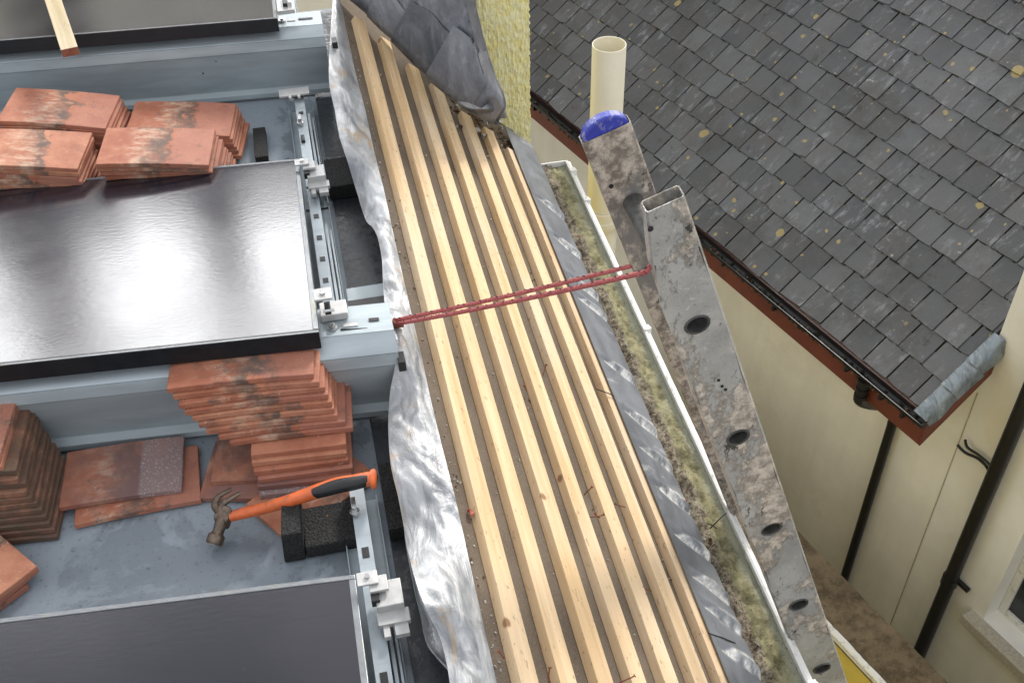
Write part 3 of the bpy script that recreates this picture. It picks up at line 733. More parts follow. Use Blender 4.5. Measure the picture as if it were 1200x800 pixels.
# ------------------------------------------------------------------ rope
def braid(m, pts, r):
    m.m = 0; m.tube(pts, r, 8)
    m.m = 1; tot = 0
    for a, b in zip(pts, pts[1:]):
        a = Vector(a); b = Vector(b); l_ = (b - a).length; n_ = int(l_ / .011); d = (b - a) / max(1, n_)
        side = d.cross(Z).normalized(); upv = side.cross(d).normalized()
        for k in range(n_):
            p = a + d * (k + .3); an = 1.1 + .8 * math.sin(k * 2.4)
            q = p + (side * math.cos(an) * -1 + upv * math.sin(an)) * r * .93
            m.box(q, d + side * .004, side, upv, .0052, .0026, .0012)
hook = atz(462, 380, .175)
rA = onp(753, 318, LP - LY * .0, LY); rA = onp(756, 319, LP + LY * .006, LY)
kB = (rA - LP).dot(L) - .02
rB = onp(741, 313, fb, LY); rB = onp(740, 311.5, fb + LY * .004, LY)
def sag(a, b, s, n=14): return [a.lerp(b, i / n) - Z * s * 4 * (i / n) * (1 - i / n) for i in range(n + 1)]
rope = thing('tie_rope', 'red rope flecked with black, doubled from a hook on the frame to the ladder', 'rope', hook)
m = MB(); braid(m, sag(hook, rA, .004), .0042); braid(m, [rA, rA + LY * .010 + W * .014], .0042); m.build('strand', [M_rope, M_fleck], rope, smooth=True)
m = MB(); braid(m, sag(hook + Y * .007 + Z * .004, rB, .004), .0042); braid(m, [rB, rB + LY * .010 + W * .014], .0042); m.build('strand', [M_rope, M_fleck], rope, smooth=True)
m = MB().tube([hook - X * .008, hook + X * .018], .0085, 10); m.tube([hook - X * .012 + Y * .003, hook + X * .006 + Y * .001], [.0095, .006], 10); m.build('knot', [M_rust], rope, smooth=True)
ha = atz(400, 386, .203)
m = MB().tube([hook, atz(443, 383, .19), atz(430, 385, .2), atz(412, 386, .201), ha, atz(399, 390, .19)], .0022, 8); m.build('wire_hook', M_black, rope, smooth=True)

# ------------------------------------------------------------------ solar mounting: troughs, rails, clamps, panels
SH = -.08     # skew of the rows
def rowp(x, y, z): return Vector((x, y + SH * x, z))
XL = -2.3
PR = [(1.66, .198), (1.575, .200), (1.572, .196), (1.528, .190), (1.526, .168), (1.500, .166), (1.497, .162), (1.560, .162)]
def trough(y0, xr, label, near):
    th = thing('mounting_trough', label, 'solar mount', rowp(-.6, y0, 0), 'galvanised troughs between the solar panels')
    t_ = MB()
    flange = [(.105, .200), (.030, .202)]; up = [(.030, .202), (-.020, .195)]; step = [(-.020, .195), (-.024, .170), (-.030, .168)]
    face = [(-.030, .168), (-.022, .150), (.015, .012), (.013, .006), (-.006, .002)]
    P_ = [(.105, .200), (.030, .202), (.026, .199), (-.020, .190), (-.024, .188), (-.026, .166), (-.022, .160), (.010, .030), (.012, .022), (-.012, .012), (-.014, .004)]
    return th, P_
def mk_trough(yref, xr, label):
    # yref: Y (at x=0) of the slotted flange's front bend
    th = thing('mounting_trough', label, 'solar mount', rowp(-.6, yref, 0), 'galvanised troughs between the solar panels')
    prof = [(.085, .200), (.0, .202)]
    MB().strip([rowp(XL, yref + a, b) for a, b in prof], rowp(xr, 0, 0) - rowp(XL, 0, 0), 1).build('slotted_flange', M_galv, th, solid=.002, frame=Matrix.Identity(4))
    prof = [(-.001, .2015), (-.004, .199), (-.046, .190), (-.050, .187)]
    MB().strip([rowp(XL, yref + a, b) for a, b in prof], rowp(xr, 0, 0) - rowp(XL, 0, 0), 1).build('ridge_face', M_rail, th, solid=.002, smooth=True, frame=Matrix.Identity(4))
    prof = [(-.050, .187), (-.053, .162), (-.050, .157)]
    MB().strip([rowp(XL, yref + a, b) for a, b in prof], rowp(xr, 0, 0) - rowp(XL, 0, 0), 1).build('drop_face', M_galv, th, solid=.002, frame=Matrix.Identity(4))
    prof = [(-.050, .157), (-.020, .035), (-.020, .030), (-.036, .022), (-.036, .010)]
    MB().strip([rowp(XL, yref + a, b) for a, b in prof], rowp(xr, 0, 0) - rowp(XL, 0, 0), 1).build('deflector', M_galv, th, solid=.002, frame=Matrix.Identity(4))
    MB().strip([rowp(XL, yref + a, b) for a, b in [(.08, .198), (.075, .0), (-.03, .002)]], rowp(xr - .05, 0, 0) - rowp(XL, 0, 0), 1).build('back_plate', M_galv, th, solid=.002, frame=Matrix.Identity(4))
    return th
def slots(th, yref, items):
    for (x, dy_, w, kind) in items:
        m = MB(); c = rowp(x, yref + dy_, .2028)
        if kind == 'bolt':
            m.tube([c, c + Z * .004], .010, 16); m.tube([c + Z * .004, c + Z * .010], .006, 6); m.build('bolt', M_steel, th, smooth=True)
        elif kind == 'dark': m.box(c, X + Y * SH, Y, Z, w, .009, .001); m.build('slot', M_black, th)
        else: m.box(c, X + Y * SH, Y, Z, w, .009, .0012); m.build('slot', M_alu, th)
yM = atz(455, 388, .2).y + .08 * .085
tm = mk_trough(yM, .084, 'galvanised grey trough beside the middle solar panel, rope hook caught on it')
slots(tm, yM, [(-.030, .022, 0, 'bolt'), (.004, .026, .028, 'alu'), (.05, .035, .02, 'dark')])
yF = yM + 1.315
tf = mk_trough(yF, .064, 'broad galvanised trough at the top left, in front of the far solar panel')
slots(tf, yF, [(-.155, .03, .07, 'dark'), (-.090, .033, .018, 'dark'), (-.066, .035, .03, 'alu'), (-.045, .036, 0, 'bolt'), (-.02, .037, .022, 'alu'), (.02, .04, .04, 'dark')])
# holes
for p_ in ((253, 70), (238, 86)):
    c = onp(*p_, rowp(0, yF - .035, .1), Vector((0, -.97, .24)))
    MB().tube([c + Vector((0, -.001, 0)), c + Vector((0, -.004, .001))], .005 if p_[0] == 253 else .0025, 12).build('hole', M_black, tf)
for th, yy in ((tm, yM), (tf, yF)):   # tabs at the end
    MB().box(rowp(.088, yy - .052, .165), X, Y, Z, .014, .03, .024).build('end_tab', M_black, th)

def mk_panel(y_near, y_far, zn, zf, label, thick=.037, XR=-.055):
    ax = Vector((1, SH, 0)); nr = rowp(0, y_near, zn); fr = rowp(0, y_far, zf); dv = (fr - nr)
    nrm = ax.cross(dv).normalized(); th = thing('solar_panel', label, 'solar panel', rowp(-.8, (y_near + y_far) / 2, 0), 'solar panels on the flat roof')
    pt = lambda x, v, h: nr + dv * v + ax * x + nrm * h
    b = .011 / dv.length; bx = .011
    bo = lambda x0, x1, v0, v1, h0, h1: MB().hexa([pt(x0, v0, h0), pt(x1, v0, h0), pt(x1, v1, h0), pt(x0, v1, h0)], [pt(x0, v0, h1), pt(x1, v0, h1), pt(x1, v1, h1), pt(x0, v1, h1)])
    bo(XL, XR, 0, b, -thick, 0).build('frame_rail', [M_gline], th, bevel=.0012)
    bo(XL, XR, 1 - b, 1, -thick, 0).build('frame_rail', [M_frl], th, bevel=.0012)
    bo(XR - bx, XR, b + .0005, 1 - b - .0005, -thick, 0).build('frame_rail', [M_frl], th, bevel=.0012)
    bo(XL, XL + bx, b, 1 - b, -thick, 0).build('frame_rail', [M_frl], th, bevel=.0012)
    bo(XL, XR, -.0012 / dv.length, b * .25, -.0012, .0006).build('edge_trim', M_frl, th)
    bo(XL + bx, XR - bx, b + .0005, 1 - b - .0005, -.006, -.0015).build('glass', M_glass, th, frame=Matrix.Translation(nr))
    return th, pt
pm, ptm = mk_panel(1.552, 2.388, .25, .10, 'middle solar panel, its glass glaring white with reflected sky')
pf, ptf = mk_panel(1.552 + 1.31, 3.70, .25, .10, 'far solar panel cut by the top left corner of the picture')
pn, ptn = mk_panel(.255, 1.108, .25, .10, 'nearest solar panel, dull dark purple grey glass at the bottom left')

# base rails along Y
def rail(y0, y1, label, zt=.075, holes=(), base=True):
    th = thing('base_rail', label, 'rail', (-.033, (y0 + y1) / 2, 0), 'slotted rails running under the panel clamps')
    xc = -.033
    m = MB().strip([(xc - .013, y0, zt - .03), (xc - .013, y0, zt), (xc + .013, y0, zt), (xc + .013, y0, zt - .03)], (0, y1 - y0, 0)); m.build('slotted_top', M_rail, th, solid=.002, bevel=.0)
    m = MB().strip([(xc - .034, y0, .020), (xc - .034, y0, .006), (xc + .034, y0, .006), (xc + .034, y0, .020)], (0, y1 - y0, 0)); m.build('bottom_flange', M_galv, th, solid=.002)
    MB().aabb(xc - .0125, xc + .0125, y0 + .001, y1 - .001, .008, zt - .031).build('web', M_galv, th)
    m = MB().aabb(xc + .016, xc + .022, y0 + .01, y1 - .2 * (y1 - y0), .008, .055); m.aabb(xc + .026, xc + .030, y0 + .03, y1 - .22 * (y1 - y0), .008, .045); m.build('side_channel', M_rail, th)
    for (y, w) in holes: MB().aabb(xc - .006, xc + .006, y - w / 2, y + w / 2, zt + .0006, zt + .0012).build('slot', M_black, th)
    return th
def yat(px, py, z): return atz(px, py, z).y
hs = [(yat(351, 133, .075), .014)]
r1 = rail(2.30, 2.78, 'slotted rail ahead of the middle panel, ending at the broad trough', holes=hs)
r2 = rail(1.66, 2.29, 'slotted rail beside the right edge of the middle solar panel', holes=[(yat(368, 254, .075), .016), (yat(372, 279, .075), .016), (yat(375, 304, .075), .016), (yat(379, 329, .075), .016)])
r3 = rail(.2, 1.34, 'slotted rail beside the nearest panel, hammer grip lying over its end', holes=[(yat(424, 648, .075), .022), (yat(444, 796, .075), .022)])
r4 = rail(3.0, 3.6, 'short slotted rail at the top edge beside the far panel', holes=[(3.3, .014)])
for (px, py, rr) in ((352, 145, r1), (416, 600, r3)):
    c = atz(px, py, .08); m = MB().tube([c, c + Z * .004], .009, 14); m.tube([c + Z * .004, c + Z * .016], .0045, 10); m.box(c + Z * .012 + Y * .012, X, Y, Z, .008, .022, .006); m.build('bolt', M_steel, rr, smooth=True)
c = atz(355, 163, .078); MB().box(c, X, Y, Z, .010, .03, .010).build('clip', M_black, r1, bevel=.002)

def clamp(px, py, z, label, s=1.0, long=False):
    c = atz(px, py, z); th = thing('panel_clamp', label, 'clamp', (c.x, c.y, z), 'bare metal clamps holding the panel corners')
    b = lambda x, y, zz, sx, sy, sz: MB().box(c + Vector((x, y, zz)) * s, X, Y, Z, sx * s, sy * s, sz * s)
    b(.026, -.004, -.012, .044, .050, .020).build('block', M_alu, th, bevel=.0015)
    b(.012, .010, .006, .030, .030, .006).build('top_plate', M_alu, th, bevel=.001)
    b(-.004, .020, .012, .034, .026, .004).build('hook_plate', M_alu, th, bevel=.001)
    b(.004, -.010, -.004, .014, .020, .016).build('jaw', M_black, th, bevel=.001)
    b(.028, -.040, -.022, .052, .026, .010).build('lower_step', M_alu, th, bevel=.001)
    if long:
        b(.014, -.062, -.026, .010, .022, .010).build('prong', M_alu, th); b(.038, -.062, -.026, .022, .022, .010).build('prong', M_alu, th)
    m = MB().tube([c + Vector((-.004, .022, .014)) * s, c + Vector((-.004, .022, .018)) * s], .0045 * s, 12); m.build('screw', M_steel, th)
    return th
clamp(357, 200, .115, 'clamp on the far right corner of the middle panel', 1.0, True)
clamp(436, 694, .115, 'clamp on the right corner of the nearest panel, by the lower end of the lead', 1.0, True)
cl = thing('panel_clamp', 'clamp on the near right corner of the middle solar panel, above the rope hook', 'clamp', atz(382, 352, .24), 'bare metal clamps holding the panel corners')
c = atz(378, 345, .255); MB().box(c, X, Y, Z, .034, .034, .005).build('hook_plate', M_alu, cl, bevel=.001)
MB().tube([c + Z * .003, c + Z * .007], .006, 12).build('screw', M_steel, cl)
c = atz(384, 361, .235); MB().box(c, X, Y, Z, .012, .024, .014).build('jaw', M_black, cl, bevel=.001)
m = MB().tube([c + Vector((-.01, -.012, .004)), c + Vector((.012, -.012, .004))], .003, 8); m.build('pin', M_steel, cl)
c = atz(391, 364, .212); MB().box(c, X, Y, Z, .052, .042, .016).build('block', M_alu, cl, bevel=.0015)
c = atz(402, 358, .212); MB().tube([c, c + X * .008], .006, 8).build('nut', M_steel, cl)
c = atz(335, 12, .25); ct = thing('panel_clamp', 'clamp at the top edge on the far panel corner', 'clamp', c, 'bare metal clamps holding the panel corners')
MB().box(c + Y * .02, X, Y, Z, .045, .07, .012).build('block', M_alu, ct, bevel=.001); MB().box(c + Vector((0, .03, .012)), X, Y, Z, .012, .05, .01).build('jaw', M_black, ct)
MB().box(c + Vector((.014, .035, .012)), X, Y, Z, .008, .06, .012).build('fin', M_alu, ct)
c = atz(345, 112, .085); te = thing('rail_end_bracket', 'pale T-shaped bracket joining the slotted rail to the broad trough', 'bracket', c)
MB().box(c + Vector((0, .01, .004)), X, Y, Z, .082, .038, .006).build('cross_plate', M_alu, te, bevel=.001)
MB().box(c + Vector((0, .028, -.006)), X, Y, Z, .082, .006, .022).build('upstand', M_alu, te, bevel=.001)
for q in (-1, 1): MB().box(c + Vector((q * .012, -.018, .006)), X, Y, Z, .007, .016, .006).build('prong', M_alu, te)

# rubber blocks and pads
rb = thing('rubber_block', 'upright black crumb rubber block propping up the hammer handle', 'block', atz(348, 655, 0))
a0 = atz(342, 660, 0); a1 = atz(372, 657, 0)
y0 = a0.y; y1 = atz(340, 586, .085).y
MB().hexa([(-.178, y0, .004), (-.140, y0, .004), (-.132, y1, .004), (-.168, y1, .004)], [(-.172, y0, .082), (-.138, y0, .082), (-.132, y1, .088), (-.166, y1, .088)]).build('block_body', M_rubber, rb, bevel=.003)
rp = thing('rubber_pad', 'flat black rubber pad under the rail beside the hammer grip', 'pad', atz(400, 640, 0))
MB().aabb(-.137, -.02, atz(380, 652, 0).y, atz(400, 606, .05).y + .05, .004, .035).build('pad_body', M_rubber, rp, bevel=.003)
rq = thing('rubber_pad', 'black rubber pad between the rail and the crinkled lead, lower left of the battens', 'pad', atz(450, 640, 0))
MB().aabb(.012, .105, atz(440, 640, .0).y, atz(440, 560, 0).y, .006, .040).build('pad_body', M_rubber, rq, bevel=.003)
MB().aabb(-.17, -.136, 2.55, 2.70, .001, .022).build('pad', M_rubber, house, bevel=.002)
tag(bpy.data.objects.new('rubber_strip', None), None)
rs_ = thing('rubber_pad', 'black rubber pad behind the clamp at the far corner of the middle panel', 'pad', (.05, 2.35, 0))
MB().aabb(.006, .095, 2.33, 2.46, .005, .045).build('pad_body', M_rubber, rs_, bevel=.003)
rs_ = thing('cross_channel', 'short dark grey channel between the rail and lead, behind the rope hook', 'channel', (.05, 2.0, 0))
yy = atz(420, 355, .05).y
MB().aabb(.008, .11, yy - .012, yy + .012, .005, .05).build('channel_web', M_black, rs_)
MB().aabb(.008, .11, yy + .0125, yy + .055, .044, .050).build('channel_top', M_galv, rs_)

# ------------------------------------------------------------------ clay tiles
def tile_mesh(seed, mat):
    rnd = random.Random(seed); nx, ny = 14, 8; lx, ly, th = .265, .165, .0122
    vs = []; 
    for side in (1, 0):
        for i in range(nx + 1):
            for j in range(ny + 1):
                x = (i / nx - .5) * lx; y = (j / ny - .5) * ly
                z = -.0035 * ((i / nx - .5) * 2) ** 2 + .0035
                e = .0011 * ns((i * 1.3, j * 1.7, seed * 5 + side))
                ex = e if i in (0, nx) else 0; ey = .0011 * ns((i * 1.9, j, seed * 3 + 7)) if j in (0, ny) else 0
                vs.append((x + ex, y + ey, z + (th if side else 0) + .0005 * ns((i * .8, j * .8, seed))))
    N = (nx + 1) * (ny + 1); fs = []
    for i in range(nx):
        for j in range(ny):
            a = i * (ny + 1) + j; fs.append((a, a + ny + 1, a + ny + 2, a + 1)); fs.append((N + a, N + a + 1, N + a + ny + 2, N + a + ny + 1))
    bd = [i * (ny + 1) for i in range(nx + 1)] + [nx * (ny + 1) + j for j in range(1, ny + 1)] + [i * (ny + 1) + ny for i in range(nx - 1, -1, -1)] + [j for j in range(ny - 1, 0, -1)]
    for a, b in zip(bd, bd[1:] + bd[:1]): fs.append((a, b, N + b, N + a))
    me = bpy.data.meshes.new('clay_tile'); me.from_pydata(vs, [], fs); me.materials.append(mat)
    bm = bmesh.new(); bm.from_mesh(me); bmesh.ops.recalc_face_normals(bm, faces=bm.faces)
    for hx in (-.118,):
        pass
    bm.to_mesh(me); bm.free(); return me
TM = {k: [tile_mesh(i + off, mt) for i in range(4)] for k, mt, off in (('n', MT, 0), ('m', MTm, 10), ('p', MTp, 20))}
def tile(x, y, z, rot, label, group, kind='n', tx=0, ty=0, sc=1.0, flip=False):
    o = bpy.data.objects.new('clay_tile', random.choice(TM[kind])); COL.objects.link(o)
    o.location = (x, y, z); o.rotation_euler = (RAD(tx), RAD(ty), RAD(rot + (180 if flip else 0))); o.scale = (sc, sc, 1)
    q = o.modifiers.new('bevel', 'BEVEL'); q.width = .0012; q.segments = 1; q.limit_method = 'ANGLE'; q.angle_limit = RAD(50)
    tag(o, label, 'roof tile', group); return o
num = ['lowest', 'second', 'third', 'fourth', 'fifth', 'sixth', 'seventh', 'eighth', 'ninth', 'tenth', 'eleventh', 'twelfth', 'thirteenth', 'fourteenth', 'fifteenth', 'sixteenth', 'seventeenth', 'eighteenth']
def lay(i, n, where):
    if i == 0: return 'lowest clay tile of ' + where
    if i == n - 1: return 'topmost clay tile of ' + where
    return f'{num[i]} clay tile up in {where}'
# central stack: 7 tiles showing their short side, then 9 lengthways stepping left and back
G = 'clay tiles of the stepped stack beside the middle panel'
W_ = 'the stepped stack under the middle panel edge'
nC = 16; dz = .0128
for i in range(nC):
    z = .004 + i * dz
    if i < 7:
        ynear = 1.372 + i * .009; wid = .265; xr = -.020 + random.uniform(-.004, .004) - .0006 * i
        o = tile(xr - .0925, ynear + wid / 2, z, 90 - 4.5 + random.uniform(-1.2, 1.2), lay(i, nC, W_), G, 'p' if i < 3 else 'n', sc=1.06, flip=i % 2 == 1)
    else:
        j = i - 7; left_ = [-.245, -.262, -.282, -.292, -.300, -.312, -.320, -.325, -.334][j]
        ynear = 1.425 + j * .0075
        sc_ = min(1, .86 + .025 * j)
        tile(left_ + .1325 * sc_, ynear + .0825 - SH * 0 - .08 * (left_ + .13), z, -4 + random.uniform(-1.2, 1.2) - (2 if j > 6 else 0), lay(i, nC, W_), G, 'n', sc=sc_)
# left stack
G = 'dark mossy clay tiles stacked at the left edge'; W_ = 'the dark mossy stack at the left edge'
nL = 13
for i in range(nL):
    z = .002 + i * .0128; xr = -.572 - .004 * i + random.uniform(-.003, .003); 
    if i > 10: xr -= .012
    ynear = 1.372 + .0052 * i - .08 * (-.6) * 0
    tile(xr - .1325, ynear + .0925 + .012, z, -4 + random.uniform(-1.5, 1.5), lay(i, nL, W_), G, 'm' if i < 11 else 'n')
# pair in the middle left
G = 'loose pair of weathered clay tiles'
tile(-.437, 1.475, .003, 2, 'orange clay tile lying flat on the grey roof under a purplish weathered one', G, 'n', sc=.86)
tile(-.462, 1.503, .0165, -2, 'purplish weathered clay tile with white specks lying on an orange one', G, 'p', sc=.84)
G = 'loose clay tiles at the foot of the stepped stack'
tile(-.235, 1.50, .003, 76, 'brown clay tile flat on the roof just behind the hammer claw', G, 'p', sc=.8)
tile(-.225, 1.52, .0165, 80, 'dark brown clay tile leaning out from behind the stepped stack', G, 'p', sc=.72)
tile(-.115, 1.385, .003, 35, 'clay tile poking out askew below the stepped stack above the hammer handle', G, 'n', sc=.8)
# bottom left
G = 'clay tiles at the lower left edge'
tile(-.765, 1.338, .002, -52, 'lowest of the three clay tiles by the lower left edge', G, 'n')
tile(-.752, 1.345, .0155, -46, 'middle one of the three clay tiles by the lower left edge', G, 'n')
tile(-.745, 1.348, .029, -50, 'uppermost of the three clay tiles by the lower left edge', G, 'n')
# top left stacks
def stack(cx, cy, ztop, rot, n, where, group, driftx=.006, drifty=-.0, jit=.004, kind='n', ty=0):
    for i in range(n):
        z = ztop - .0128 * (n - 1 - i)
        k = n - 1 - i
        tile(cx + driftx * k + random.uniform(-jit, jit), cy + drifty * k + random.uniform(-jit, jit) * .6, z, rot + random.uniform(-1.5, 1.5), lay(i, n, where), group, kind, ty=ty * (1 - k / n) + random.uniform(-.4, .4))
stack(-.640, 2.685, .150, -10, 12, 'the rear upper left stack by the broad trough', 'clay tiles of the rear upper left stack', .005, -.001, ty=7)
stack(-.700, 2.500, .150, -9, 11, 'the front stack at the upper left edge', 'clay tiles of the front upper left stack', .002, 0, ty=6)
stack(-.395, 2.460, .135, -7, 10, 'the stack right beside the far edge of the middle panel', 'clay tiles of the stack behind the middle panel', .004, .002, ty=6)
stack(-.345, 2.665, .085, -8, 6, 'the low grey-topped stack near the broad trough', 'clay tiles of the low stack by the broad trough', .004, -.001, ty=5)

# ------------------------------------------------------------------ hammer
hp = lambda px, py, z: atz(px, py, z)
ham = thing('claw_hammer', 'claw hammer with orange handle and black grip resting on tiles and rubber block', 'hammer', hp(262, 605, .0))
c = hp(262, 606, .045)
axh = (hp(440, 560, .118) - c)
pts = [hp(270, 605, .047), hp(285, 601, .052), hp(310, 595, .062), hp(340, 586, .090), hp(358, 580, .098), hp(376, 574, .106), hp(395, 568, .112), hp(412, 565, .116), hp(427, 562, .119), hp(436, 561, .120)]
rad = [(.0105, .0095), (.0115, .010), (.0118, .0105), (.0125, .011), (.0135, .012), (.0150, .0125), (.0155, .013), (.0150, .013), (.0150, .0125), (.0165, .0125)]
def spl(P_, n):
    o = []
    for i in range(n + 1):
        t_ = i / n * (len(P_) - 1); k = min(int(t_), len(P_) - 2); f = t_ - k
        a, b, c_, d = P_[max(k - 1, 0)], P_[k], P_[k + 1], P_[min(k + 2, len(P_) - 1)]
        o.append(.5 * ((2 * b) + (c_ - a) * f + (2 * a - 5 * b + 4 * c_ - d) * f * f + (-a + 3 * b - 3 * c_ + d) * f ** 3))
    return o
pp = spl([Vector(p) for p in pts], 40); rr = [tuple(v) for v in spl([Vector((a, b, 0)) for a, b in rad], 40)]
rr = [(a * .88, b * .88) for a, b, *_ in rr]
MB().tube(pp, [(r[0], r[1]) for r in rr], 16, up=(0, 0, 1), sq=.75).build('handle', M_orange, ham, smooth=True, ang=50); hdl = bpy.data.objects['handle']
gp = [p + Vector((.001, -.0045, .0018)) for p in pp[20:38]]; gr = [(r[0] * (.35 + .62 * math.sin(math.pi * min(1, (i + 1.2) / 19)) ** .5), r[1] * .98) for i, r in enumerate(rr[20:38])]
MB().tube(gp, gr, 14, up=(0, 0, 1), sq=.8).build('grip', M_black, hdl, smooth=True, ang=60)
e_ = pp[-1]; d_ = (pp[-1] - pp[-3]).normalized()
MB().tube([e_ - d_ * .001, e_ + d_ * .004, e_ + d_ * .007], [(.0185, .0135), (.0195, .014), (.016, .011)], 16, up=(0, 0, 1), sq=.8).build('butt_cap', M_orange, hdl, smooth=True, ang=50)
# head: poll towards the lower left, claw up and behind
hc = hp(262, 605, .045); pf_ = hp(251, 636, .020); hd = (pf_ - hc).normalized()
MB().box(hc, hd, hd.cross(Z), Z, .030, .030, .026).build('eye', M_hhead, ham, bevel=.006, seg=3)
MB().tube([hc, hc + (pf_ - hc) * .45, hc + (pf_ - hc) * .62, hc + (pf_ - hc) * .68], [.0135, .0105, .0105, .0135], 18).build('neck', M_hhead, ham, smooth=True)
MB().tube([hc + (pf_ - hc) * .66, hc + (pf_ - hc) * .72, pf_, pf_ + hd * .002], [.0125, .0155, .0155, .0135], 20).build('poll', M_hhead, ham, smooth=True, ang=50)
MB().tube([pf_ + hd * .0015, pf_ + hd * .0035], [.0135, .0125], 20).build('striking_face', M_hface, ham)
for q, (dx, dyy) in enumerate(((-4, 0), (5, 4))):
    cp = [hp(262 + dx * .4, 603, .048), hp(256 + dx, 592, .060), hp(262 + dx * 1.3, 581 + dyy, .068), hp(276 + dx * 1.2, 573 + dyy, .066)]
    cp = spl([Vector(p) for p in cp], 12)
    MB().tube(cp, [(.0085 - .0045 * i / 12, .0085 - .0065 * i / 12) for i in range(13)], 10, up=(0, 0, 1)).build('claw', M_hhead, ham, smooth=True, ang=60)

# ------------------------------------------------------------------ timber over the far panel
a = hp(84, 66, .262); b = hp(52, -30, .30)
d_ = (b - a).normalized(); tb = thing('loose_timber', 'weathered timber offcut lying over the far panel at the top left', 'timber', a)
sd = d_.cross(Z).normalized(); uz = sd.cross(d_).normalized()
MB().box(a + d_ * .35 + uz * .012, sd, d_, uz, .042, .70, .022).build('plank', M_old, tb, bevel=.001, frame=Matrix((sd, d_, uz)).transposed().to_4x4())
MB().box(a - d_ * .0006 + uz * .012, sd, d_, uz, .0415, .001, .0215).build('cut_end', M_end, tb)

# ------------------------------------------------------------------ neighbouring house
az = RAD(108.4); E = Vector((math.cos(az), math.sin(az), 0)); NI = Vector((E.y, -E.x, 0)); AC = atz(1085, 485, -3.2)
def nb(s, t_, z): v = AC + NI * s - E * t_; v.z = z; return v          # s into the house, t along towards the viewer
PH = RAD(36); UP = NI * math.cos(PH) + Z * math.sin(PH); RN = (Z * math.cos(PH) - NI * math.sin(PH))
nh = thing('slate_roofed_house', 'neighbouring cream house with a grey slate roof, red boards and black pipes', 'house', nb(.5, 0, ZG))
def nbox(s0, s1, t0, t1, z0, z1): return MB().hexa([nb(s0, t0, z0), nb(s1, t0, z0), nb(s1, t1, z0), nb(s0, t1, z0)], [nb(s0, t0, z1), nb(s1, t0, z1), nb(s1, t1, z1), nb(s0, t1, z1)])
nbox(.5, 6, -11, -.02, ZG + .001, -3.16).build('wall', M_cream, nh, frame=Matrix.Translation(nb(.5, 0, ZG)))
# wing wall with a window opening
wt0, wt1, wz0, wz1 = .60, 1.75, -4.98, -3.85
m = MB()
m.hexa([nb(.5, -.018, ZG), nb(.8, -.018, ZG), nb(.8, wt0, ZG), nb(.5, wt0, ZG)], [nb(.5, -.018, .9), nb(.8, -.018, .9), nb(.8, wt0, .9), nb(.5, wt0, .9)])
m.hexa([nb(.5, wt1, ZG), nb(.8, wt1, ZG), nb(.8, 6, ZG), nb(.5, 6, ZG)], [nb(.5, wt1, .9), nb(.8, wt1, .9), nb(.8, 6, .9), nb(.5, 6, .9)])
m.hexa([nb(.5, wt0, ZG), nb(.8, wt0, ZG), nb(.8, wt1, ZG), nb(.5, wt1, ZG)], [nb(.5, wt0, wz0), nb(.8, wt0, wz0), nb(.8, wt1, wz0), nb(.5, wt1, wz0)])
m.hexa([nb(.5, wt0, wz1), nb(.8, wt0, wz1), nb(.8, wt1, wz1), nb(.5, wt1, wz1)], [nb(.5, wt0, .9), nb(.8, wt0, .9), nb(.8, wt1, .9), nb(.5, wt1, .9)])
m.hexa([nb(.8, -.018, ZG), nb(4, -.018, ZG), nb(4, 0.1, ZG), nb(.8, 0.1, ZG)], [nb(.8, -.018, .9), nb(4, -.018, .9), nb(4, 0.1, .9), nb(.8, 0.1, .9)])
m.build('wing_wall', M_cream2, nh, frame=Matrix.Translation(nb(.5, 0, ZG)))
f = nbox(.64, .70, wt0 + .001, wt0 + .055, wz0, wz1)
for q in (nbox(.641, .70, wt0 + .055, wt1, wz0, wz0 + .055), nbox(.641, .70, wt0 + .055, wt1, wz1 - .055, wz1), nbox(.64, .70, wt1 - .055, wt1, wz0 + .055, wz1 - .055), nbox(.639, .70, wt0 + .6, wt0 + .655, wz0 + .055, wz1 - .055)): f.add(q.v, q.f)
win = f.build('window', M_white, nh, bevel=.006)
nbox(.665, .675, wt0 + .05, wt1 - .05, wz0 + .05, wz1 - .05).build('pane', M_win, win)
nbox(.40, .66, wt0 - .10, wt1 + .1, wz0 - .09, wz0 - .002).build('sill', M_sill, win, bevel=.008)
nbox(.496, .4995, -.022, -.014, -5.9, -3.3).build('render_joint', M_sill, nh)
